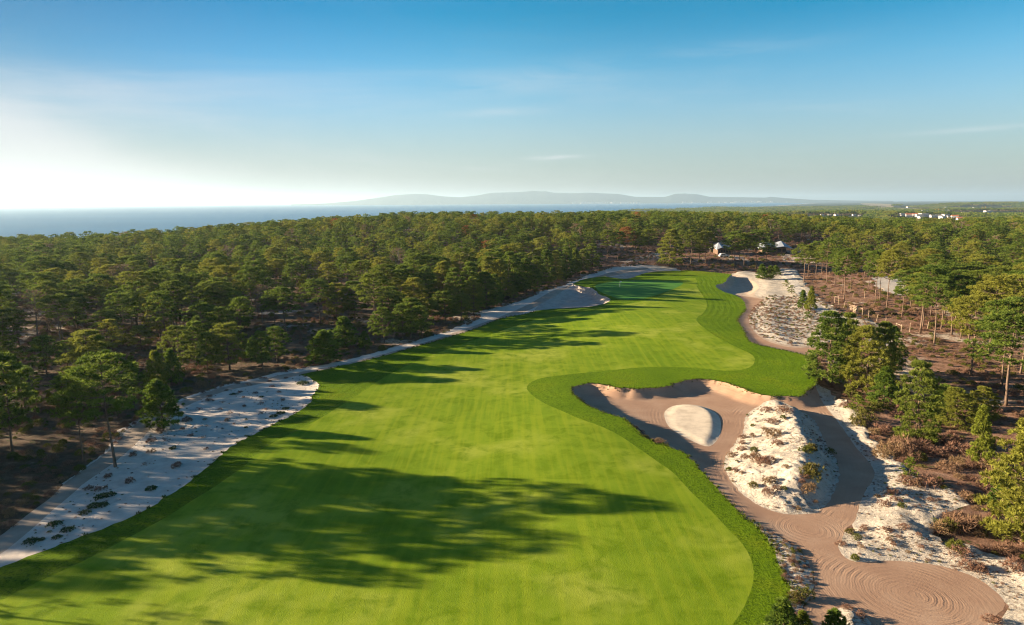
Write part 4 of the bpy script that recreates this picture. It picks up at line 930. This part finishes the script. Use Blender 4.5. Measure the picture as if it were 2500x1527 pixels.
# ------------------------------------------------------------------ shrubs
def gen_shrub(seed, r, h, n, ln, wd, spread=.75, flat=False):
    rnd = random.Random(seed); fo = Foliage(); mb = MB()
    for b in range(6 if not flat else 3):
        a = rnd.random() * 6.28; q = r * rnd.uniform(.2, .6); mb.tube([(0, 0, -.05), (math.cos(a) * q * .5, math.sin(a) * q * .5, h * .3), (math.cos(a) * q, math.sin(a) * q, h * .6)], [.025, .018, .008], 4, cap=False)
    lob = [(rnd.uniform(-.45, .45) * r, rnd.uniform(-.45, .45) * r, rnd.uniform(.5, .8), rnd.random()) for _ in range(5)]
    for _ in range(n):
        cx, cy, s, t0 = rnd.choice(lob); a = rnd.random() * 6.28; u = rnd.uniform(0, 1); q = math.sqrt(1 - u * u)
        fo.tuft((cx + math.cos(a) * q * r * s * .8, cy + math.sin(a) * q * r * s * .8, .04 + u * h * (.5 + .5 * s) * .85), (math.cos(a) * q, math.sin(a) * q, u + .35), 9, ln, wd, spread, .25 + .5 * t0)
    return mb, fo
SHR = {}
for k, mt, args in (('heather', HEATH, (1., .75, 95, .30, .035)), ('gorse', GORSE, (1., .85, 110, .26, .05)), ('creeper', SUCC, (1., .28, 90, .2, .06, .9, True)), ('tuft', HEATH, (1., .55, 26, .42, .03, .6))):
    SHR[k] = []
    for i in range(4):
        mb, fo = gen_shrub(1000 + i + len(k) * 31, *args); SHR[k].append((mb.obj('stem', BARK, link=False), fo.obj('foliage', mt)))
SL = [('heather', q) for q in [(649,919,10),(688,911,11),(545,941,10),(656,931,12),(671,945,11),(577,945,13),(615,947,13),(504,955,15),(502,965,18),(586,957,8),(680,964,12),(587,979,12),(494,1011,11),(547,1013,15),(451,1013,28),(439,1034,14),(388,1040,30),(460,1049,13),(363,1064,25),(320,1097,20),(426,1124,28),(259,1148,24),(313,1161,26),(535,1032,7),(496,1082,11),(366,1088,20),(240,1180,26),(215,1178,24)]]
SL += [('tuft', q) for q in [(598,928,16),(479,986,17),(533,987,14),(552,996,18),(487,1054,15),(397,1061,17),(536,969,14),(497,1027,12),(347,1119,18),(627,974,16),(630,996,16),(640,986,14)]]
SL += [('creeper', q) for q in [(727,924,32),(674,996,26),(660,1003,24),(688,984,20),(564,950,18),(591,1030,12),(628,956,13),(419,1079,22),(366,1177,34),(238,1200,40),(222,1222,42),(262,1192,34),(250,1215,36),(205,1236,30),(128,1262,40),(160,1277,34),(72,1308,42),(136,1294,26),(100,1300,22)]]
DU = [('heather', q) for q in [(1847,989,22),(1884,992,30),(1859,1018,24),(1839,1034,14),(1860,1050,38),(1788,1055,20),(1812,1051,14),(1871,1071,26),(1785,1085,22),(1786,1069,18),(1762,1099,20),(1794,1103,22),(1823,1109,38),(1842,1114,40),(1769,1135,16),(1785,1140,14),(1891,1128,16),(1852,1162,36),(1871,1180,24),(1847,1188,26),(1948,1187,38),(1928,1173,18),(1921,1226,14),(1963,1209,12),(1936,1160,20)]]
DU += [('gorse', q) for q in [(1887,1006,16),(1809,1026,12),(1817,1088,20),(1774,1111,9),(1754,1131,16),(1810,1173,22),(1940,1087,30),(1958,1085,30),(1997,1090,20),(1945,1135,44),(1948,1152,36),(1890,1180,14)]]
RS = [('heather', q) for q in [(2145,1095,60),(2170,1085,60),(2125,1100,40),(2185,1105,50),(2215,1085,60),(2250,1095,50),(2185,1162,42),(2205,1168,34),(2237,1170,46),(2145,1190,30),(2156,1204,22),(2131,1216,24),(2111,1197,16),(2240,1205,16),(2308,1152,24),(2337,1155,28),(2364,1169,24),(2265,1280,50),(2300,1262,54),(2325,1280,60),(2350,1270,50),(2134,1278,25),(2175,1272,24),(2080,1274,22),(2162,1293,15),(2140,1302,17),(2150,1313,14),(2072,1318,15),(2215,1318,16),(2211,1288,14),(2310,1335,40),(2337,1368,44),(2355,1372,34),(2390,1497,36),(2325,1202,34),(2040,1466,24),(2069,1484,26),(2025,1312,22),(2319,1093,60),(2281,1131,50),(2350,1110,50),(2380,1180,50),(2400,1210,44),(2035,980,24),(2290,1070,50),(2380,1130,50),(2420,1330,50),(2440,1370,50),(2000,925,24),(2400,1150,40),(2100,1045,36),(2125,1040,40)]]
RS += [('gorse', q) for q in [(2256,1159,22),(2169,1221,18),(2048,1284,22),(2062,1296,18),(2053,1345,22),(2282,1275,44),(2292,1322,38),(2350,1206,30),(2043,950,38),(2076,1010,44),(2060,1022,34),(2114,992,42),(2202,868,24),(2160,1050,36),(2230,1070,40),(2208,1105,34),(1935,1435,34),(1918,1440,30),(2400,1290,50),(2430,1230,54),(2290,900,20)]]
MS = [(400,1000,'the upper end of the white sand'),(500,970,'the upper middle of the white sand'),(640,930,'the rounded tip of the white sand'),(580,1020,'the fairway side of the white sand'),(400,1090,'the middle of the white sand'),(280,1160,'the lower white sand'),(230,1210,'the green thicket on the lower white sand'),(120,1280,'the bottom end of the white sand'),
 (1860,985,'the upper end of the sand dune island'),(1800,1070,'the left flank of the dune island'),(1850,1110,'the centre of the dune island'),(1950,1120,'the ridge of the dune island'),(1840,1190,'the lower end of the dune island'),
 (2060,970,'the track mouth under the dense pines'),(2160,1090,'the heather bank above the sand'),(2300,1110,'the shaded heather at the right'),(2200,1170,'the little pine sapling'),(2150,1210,'the sand beside the curved track'),(2060,1300,'the raked circle where the tracks meet'),(2160,1300,'the sand between the two raked circles'),(2300,1280,'the big mixed bush near the right edge'),(2340,1360,'the rim of the large raked circle'),(1930,1430,'the grassy strip beside the turf'),(2050,1475,'the sand island at the bottom edge'),(2420,1350,'the lower right corner')]
it = []
for k, (x, y, w) in SL + DU + RS:
    p = atg(x, y); D = depth(p); r = max(.14, w / F * D * .5 * (1.4 if x > 1700 else 1.15))
    tr, fo = SHR[k][int(RNG.integers(4))]; root = empty('shrub', p, RNG.uniform(0, 6.28)); root.scale = (r, r, r * RNG.uniform(.8, 1.15) if k != 'creeper' else max(r, .6))
    for s_ in (tr, fo): c = s_.copy(); c.parent = root; COL.objects.link(c)
    tag(root, None, 'shrub', 'shrubs on the sand')
    sz = 'tiny' if w < 13 else 'small' if w < 24 else 'large' if w < 40 else 'broad'
    it.append((root, x, y, sz + {'heather': ' brown heather', 'gorse': ' yellow green', 'creeper': ' low green', 'tuft': ' wispy brown'}[k]))
label_by_mark(it, MS, 'shrub')

tick('shrubs')
# undergrowth too dense to count
under = [f[1] for f in SHR['heather'][:3]] + [f[1] for f in SHR['gorse'][:2]]
def field_of(test, s, box, szr, name, lab, cat, pal, jig=.45, thr=None):
    P = grid(*box, s, test, jig)
    if thr is not None:
        n = np.sin(P[:, 0] / 5.3 + 2 * np.sin(P[:, 1] / 9)) * np.sin(P[:, 1] / 6.1 + np.sin(P[:, 0] / 7)); P = P[(n > thr) | (RNG.random(len(P)) < .22)]
    z = hb(P[:, 0], P[:, 1]) + offs(P[:, 0], P[:, 1]); n = len(P); s_ = RNG.uniform(*szr, n) * (1 + .5 * (RNG.random(n) < .15))
    o = scatter(name, pal, np.column_stack([P, z]), RNG.uniform(0, 6.28, n), np.column_stack([s_, s_ * RNG.uniform(.7, 1.2, n)]), np.where(RNG.random(n) < (.62 if 'undergrowth' in name else .78), RNG.integers(0, 3, n), RNG.integers(3, 5, n)))
    return tag(o, lab, cat, kind='stuff')
notsoft = lambda X, Y: ~(pip(TURF, X, Y) | pip(SAND_L, X, Y) | pip(BROWN, X, Y) | pip(FBUNK, X, Y) | pip(TRACK_R, X, Y) | pip(CLEAR, X, Y) | pip(DUNE, X, Y))
cone2 = lambda X, Y: (np.abs(X) < Y * .80 + 12)
field_of(lambda X, Y: cone2(X, Y) & notsoft(X, Y) & ~pip(SANDY_R, X, Y) & ~pip(RDUNE, X, Y) & ~pip(HSTRIP, X, Y), 1.75, (-150, 160, 30, 190), (.35, .85), 'heath_undergrowth', 'brown heather and scrub covering the ground under the pines', 'undergrowth', under, thr=-.25)
field_of(lambda X, Y: cone2(X, Y) & notsoft(X, Y) & ~pip(RDUNE, X, Y), 3.2, (-330, 330, 190, 440), (.5, 1.2), 'forest_undergrowth', 'brown scrub under the farther pines', 'undergrowth', under, thr=-.25)
field_of(lambda X, Y: pip(RDUNE, X, Y) & ~pip(FBUNK, X, Y) & ~pip(TURF, X, Y) & ~pip(TRACK_R, X, Y) & (Y < 228), 1.25, (30, 150, 120, 330), (.2, .5), 'dune_heather', 'bed of small heather tufts on the white sand inside the curved track', 'heather', under)
field_of(lambda X, Y: pip(HSTRIP, X, Y) & ~pip(BROWN, X, Y) & ~pip(TURF, X, Y), .5, (10, 60, 30, 100), (.12, .30), 'strip_heather', 'strip of heather and grass between turf and raked track', 'heather', under)
field_of(lambda X, Y: (pip(SANDY_R, X, Y) | pip(DUNE, X, Y)) & ~pip(BROWN, X, Y) | pip(DUNE, X, Y), 0.75, (10, 90, 30, 130), (.07, .2), 'sand_debris', 'scattered dry twigs and tiny tufts on the right hand sand', 'debris', under, thr=.15)
field_of(lambda X, Y: pip(SAND_L, X, Y) & ~pip(TURF, X, Y) & ~pip(TRACK_L, X, Y) & (Y < 130), 1.1, (-90, 0, 40, 130), (.06, .17), 'sand_litter', 'scattered dry twigs on the left hand white sand', 'debris', under, thr=.3)
field_of(lambda X, Y: cone2(X, Y) & pip(SAND_L, X, Y) & ~pip(TURF, X, Y) & ~pip(TRACK_L, X, Y) & (pdist(SAND_L, X, Y) < 1.5) & (pdist(TURF, X, Y) > 4), .8, (-90, 60, 60, 330), (.2, .6), 'sand_edge_heath', 'heather creeping over the forest side of the white sand', 'undergrowth', under, thr=-.1)
# ragged turf lip above the sand
def turf_lip():
    fo = Foliage(); QS = TURF[:, None] + RNG.normal(0, .17, (len(TURF), 7, 2)); QZ = hb(QS[..., 0], QS[..., 1]) + offs(QS[..., 0], QS[..., 1])
    for i in range(len(TURF)):
        p = TURF[i]
        if not (30 < p[1] < 200): continue
        if p[0] < -25 and RNG.random() < .7: continue
        for q, z in zip(QS[i], QZ[i]):
            fo.tuft((q[0], q[1], z - .02), (0, 0, 1), 6, .34, .07, .7, RNG.uniform(.1, .9))
    m = mat_leaf('lip_grass', (.03, .055, .004), (.075, .11, .007), (.08, .10, .008), .05)
    o = fo.obj('turf_lip_grass', m, link=True); tag(o, 'ragged fringe of longer grass along the turf edge', 'grass', kind='stuff')
turf_lip()

tick('under')
# ------------------------------------------------------------------ sky, sun, air
SUN_EL, SUN_AZ = R(12.0), R(-79.0)       # azimuth measured from +Y, left is negative
w = bpy.data.worlds.new('World'); S.world = w; w.use_nodes = True; nt = w.node_tree; bg = nt.nodes['Background']
sky = N(nt, 'ShaderNodeTexSky', sky_type='NISHITA'); sky.sun_disc = False; sky.sun_elevation = SUN_EL; sky.sun_rotation = SUN_AZ; sky.altitude = 80; sky.air_density = 1.0; sky.dust_density = .9; sky.ozone_density = 2.2
tc = N(nt, 'ShaderNodeTexCoord'); sp = N(nt, 'ShaderNodeSeparateXYZ'); L(nt, tc.outputs['Generated'], sp.inputs[0])
az = M(nt, 'ARCTAN2', sp.outputs[0], sp.outputs[1]); el = M(nt, 'ARCSINE', sp.outputs[2])
cv = N(nt, 'ShaderNodeCombineXYZ'); L(nt, M(nt, 'MULTIPLY', az, 1.0), cv.inputs[0]); L(nt, M(nt, 'MULTIPLY', el, 3.2), cv.inputs[1])
def cnoise(sc, det, rot, sx, off=0):
    mp = N(nt, 'ShaderNodeMapping'); mp.inputs['Rotation'].default_value = (0, 0, rot); mp.inputs['Scale'].default_value = (sx, 1, 1); mp.inputs['Location'].default_value = (off, off * .7, 0); L(nt, cv.outputs[0], mp.inputs[0])
    return noise(nt, sc, det, .6, vec=mp.outputs[0], dist=.6)
c1 = smst(nt, cnoise(2.6, 7, .25, .45, 3.1), .48, .80); c2 = smst(nt, cnoise(6, 6, -.2, .3, 7.7), .58, .85)
cirr = M(nt, 'MULTIPLY', M(nt, 'SUBTRACT', 1.0, M(nt, 'MULTIPLY', smst(nt, el, .15, .24), .85)), M(nt, 'ADD', M(nt, 'MULTIPLY', c1, .35), M(nt, 'MULTIPLY', c2, .22)), smst(nt, el, .03, .14))
# bright veil of high cloud low on the left
topl = M(nt, 'MULTIPLY_ADD', M(nt, 'ADD', az, .62), -.33, .128)
topn = M(nt, 'ADD', topl, M(nt, 'MULTIPLY', M(nt, 'SUBTRACT', cnoise(3.5, 5, .5, .5, 1.), .5), .05))
bank = M(nt, 'MULTIPLY', smst(nt, M(nt, 'SUBTRACT', topn, el), -.012, .05), M(nt, 'SUBTRACT', 1.0, smst(nt, az, -.60, -.22)))
def puff(pa, pe, sa, se, amp):
    a_ = M(nt, 'POWER', M(nt, 'DIVIDE', M(nt, 'SUBTRACT', az, pa), sa), 2); e_ = M(nt, 'POWER', M(nt, 'DIVIDE', M(nt, 'SUBTRACT', M(nt, 'SUBTRACT', el, M(nt, 'MULTIPLY', az, .03)), pe), se), 2)
    return M(nt, 'MULTIPLY', M(nt, 'POWER', 2.718, M(nt, 'MULTIPLY', M(nt, 'ADD', a_, e_), -1.0)), M(nt, 'MULTIPLY', smst(nt, cnoise(14, 6, .2, .4, 4.), .3, .6), amp))
for q in ((.062, .060, .034, .0026, .9), (.60, .064, .09, .0030, .35), (.02, .165, .10, .016, .28), (-.02, .125, .07, .006, .25), (.25, .185, .16, .012, .16)): cirr = M(nt, 'ADD', cirr, puff(*q))
cl = M(nt, 'ADD', cirr, M(nt, 'MULTIPLY', bank, .6), clamp=True)
tr_ = ramp(nt, smst(nt, el, 0.0, .46), [(0., (.80, .90, 1.0)), (.18, (.58, .88, 1.03)), (.35, (.34, .81, .97)), (.57, (.0, .64, .84)), (1., (.0, .53, .8))])
gain = M(nt, 'MULTIPLY_ADD', smst(nt, M(nt, 'ABSOLUTE', M(nt, 'ADD', az, 1.38)), .60, 1.40), .70, .30)
tint = mix(nt, 1.0, mix(nt, 1.0, sky.outputs[0], tr_, 'MULTIPLY'), gain, 'MULTIPLY')
cool = mix(nt, M(nt, 'MULTIPLY', M(nt, 'SUBTRACT', 1.0, smst(nt, az, -.75, .05)), smst(nt, el, .0, .12)), (1., 1., 1.), (.50, 1.02, 1.34))
tint = mix(nt, 1.0, mix(nt, 1.0, tint, cool, 'MULTIPLY'), (2.6, 3.4, 3.85), 'DARKEN')
hz = M(nt, 'MULTIPLY', M(nt, 'SUBTRACT', 1.0, smst(nt, el, -.01, .20)), M(nt, 'MULTIPLY_ADD', smst(nt, az, -.6, .2), -.30, .92))
hcol = mix(nt, smst(nt, az, -.6, .5), (2.5, 2.6, 2.6), (1.9, 2.18, 2.25))
c_a = mix(nt, hz, tint, hcol)
c_b = mix(nt, cl, c_a, mix(nt, smst(nt, az, -.6, .4), (3.75, 3.6, 3.72), (3.3, 3.7, 3.8)))
L(nt, c_b, bg.inputs[0]); bg.inputs[1].default_value = .05
sd = bpy.data.lights.new('sun', 'SUN'); sd.energy = 4.9; sd.angle = R(.6); sd.color = (1, .80, .57); so = bpy.data.objects.new('sun', sd); COL.objects.link(so)
dirv = Vector((math.sin(SUN_AZ) * math.cos(SUN_EL), math.cos(SUN_AZ) * math.cos(SUN_EL), math.sin(SUN_EL)))
so.rotation_euler = dirv.to_track_quat('Z', 'Y').to_euler()
HAZE = True
if HAZE:
    m = bpy.data.materials.new('haze'); m.use_nodes = True; t2 = m.node_tree; t2.nodes.remove(t2.nodes['Principled BSDF'])
    v = t2.nodes.new('ShaderNodeVolumePrincipled'); v.inputs['Color'].default_value = (.60, .83, 1, 1); v.inputs['Density'].default_value = 4.4e-5; v.inputs['Anisotropy'].default_value = .35
    t2.links.new(v.outputs[0], t2.nodes['Material Output'].inputs['Volume'])
    b = MB(); b.box(-31000, 31000, -600, 45000, SEA - 1.5 - 25, 345); o = b.obj('haze', m); tag(o, kind='stuff')
# ------------------------------------------------------------------ render settings
S.view_settings.view_transform = 'Standard'; S.view_settings.look = 'None'; S.view_settings.exposure = 2.12; S.view_settings.gamma = 1
cy = S.cycles; cy.max_bounces = 4; cy.diffuse_bounces = 3; cy.glossy_bounces = 2; cy.transmission_bounces = 2; cy.transparent_max_bounces = 4; cy.volume_bounces = 0
cy.use_adaptive_sampling = True; cy.adaptive_threshold = .008; cy.caustics_reflective = False; cy.caustics_refractive = False
cy.use_denoising = True; cy.denoiser = 'OPENIMAGEDENOISE'; cy.denoising_prefilter = 'ACCURATE'; cy.pixel_filter_type = 'BLACKMAN_HARRIS'; cy.filter_width = 1.15; cy.sample_clamp_indirect = 4
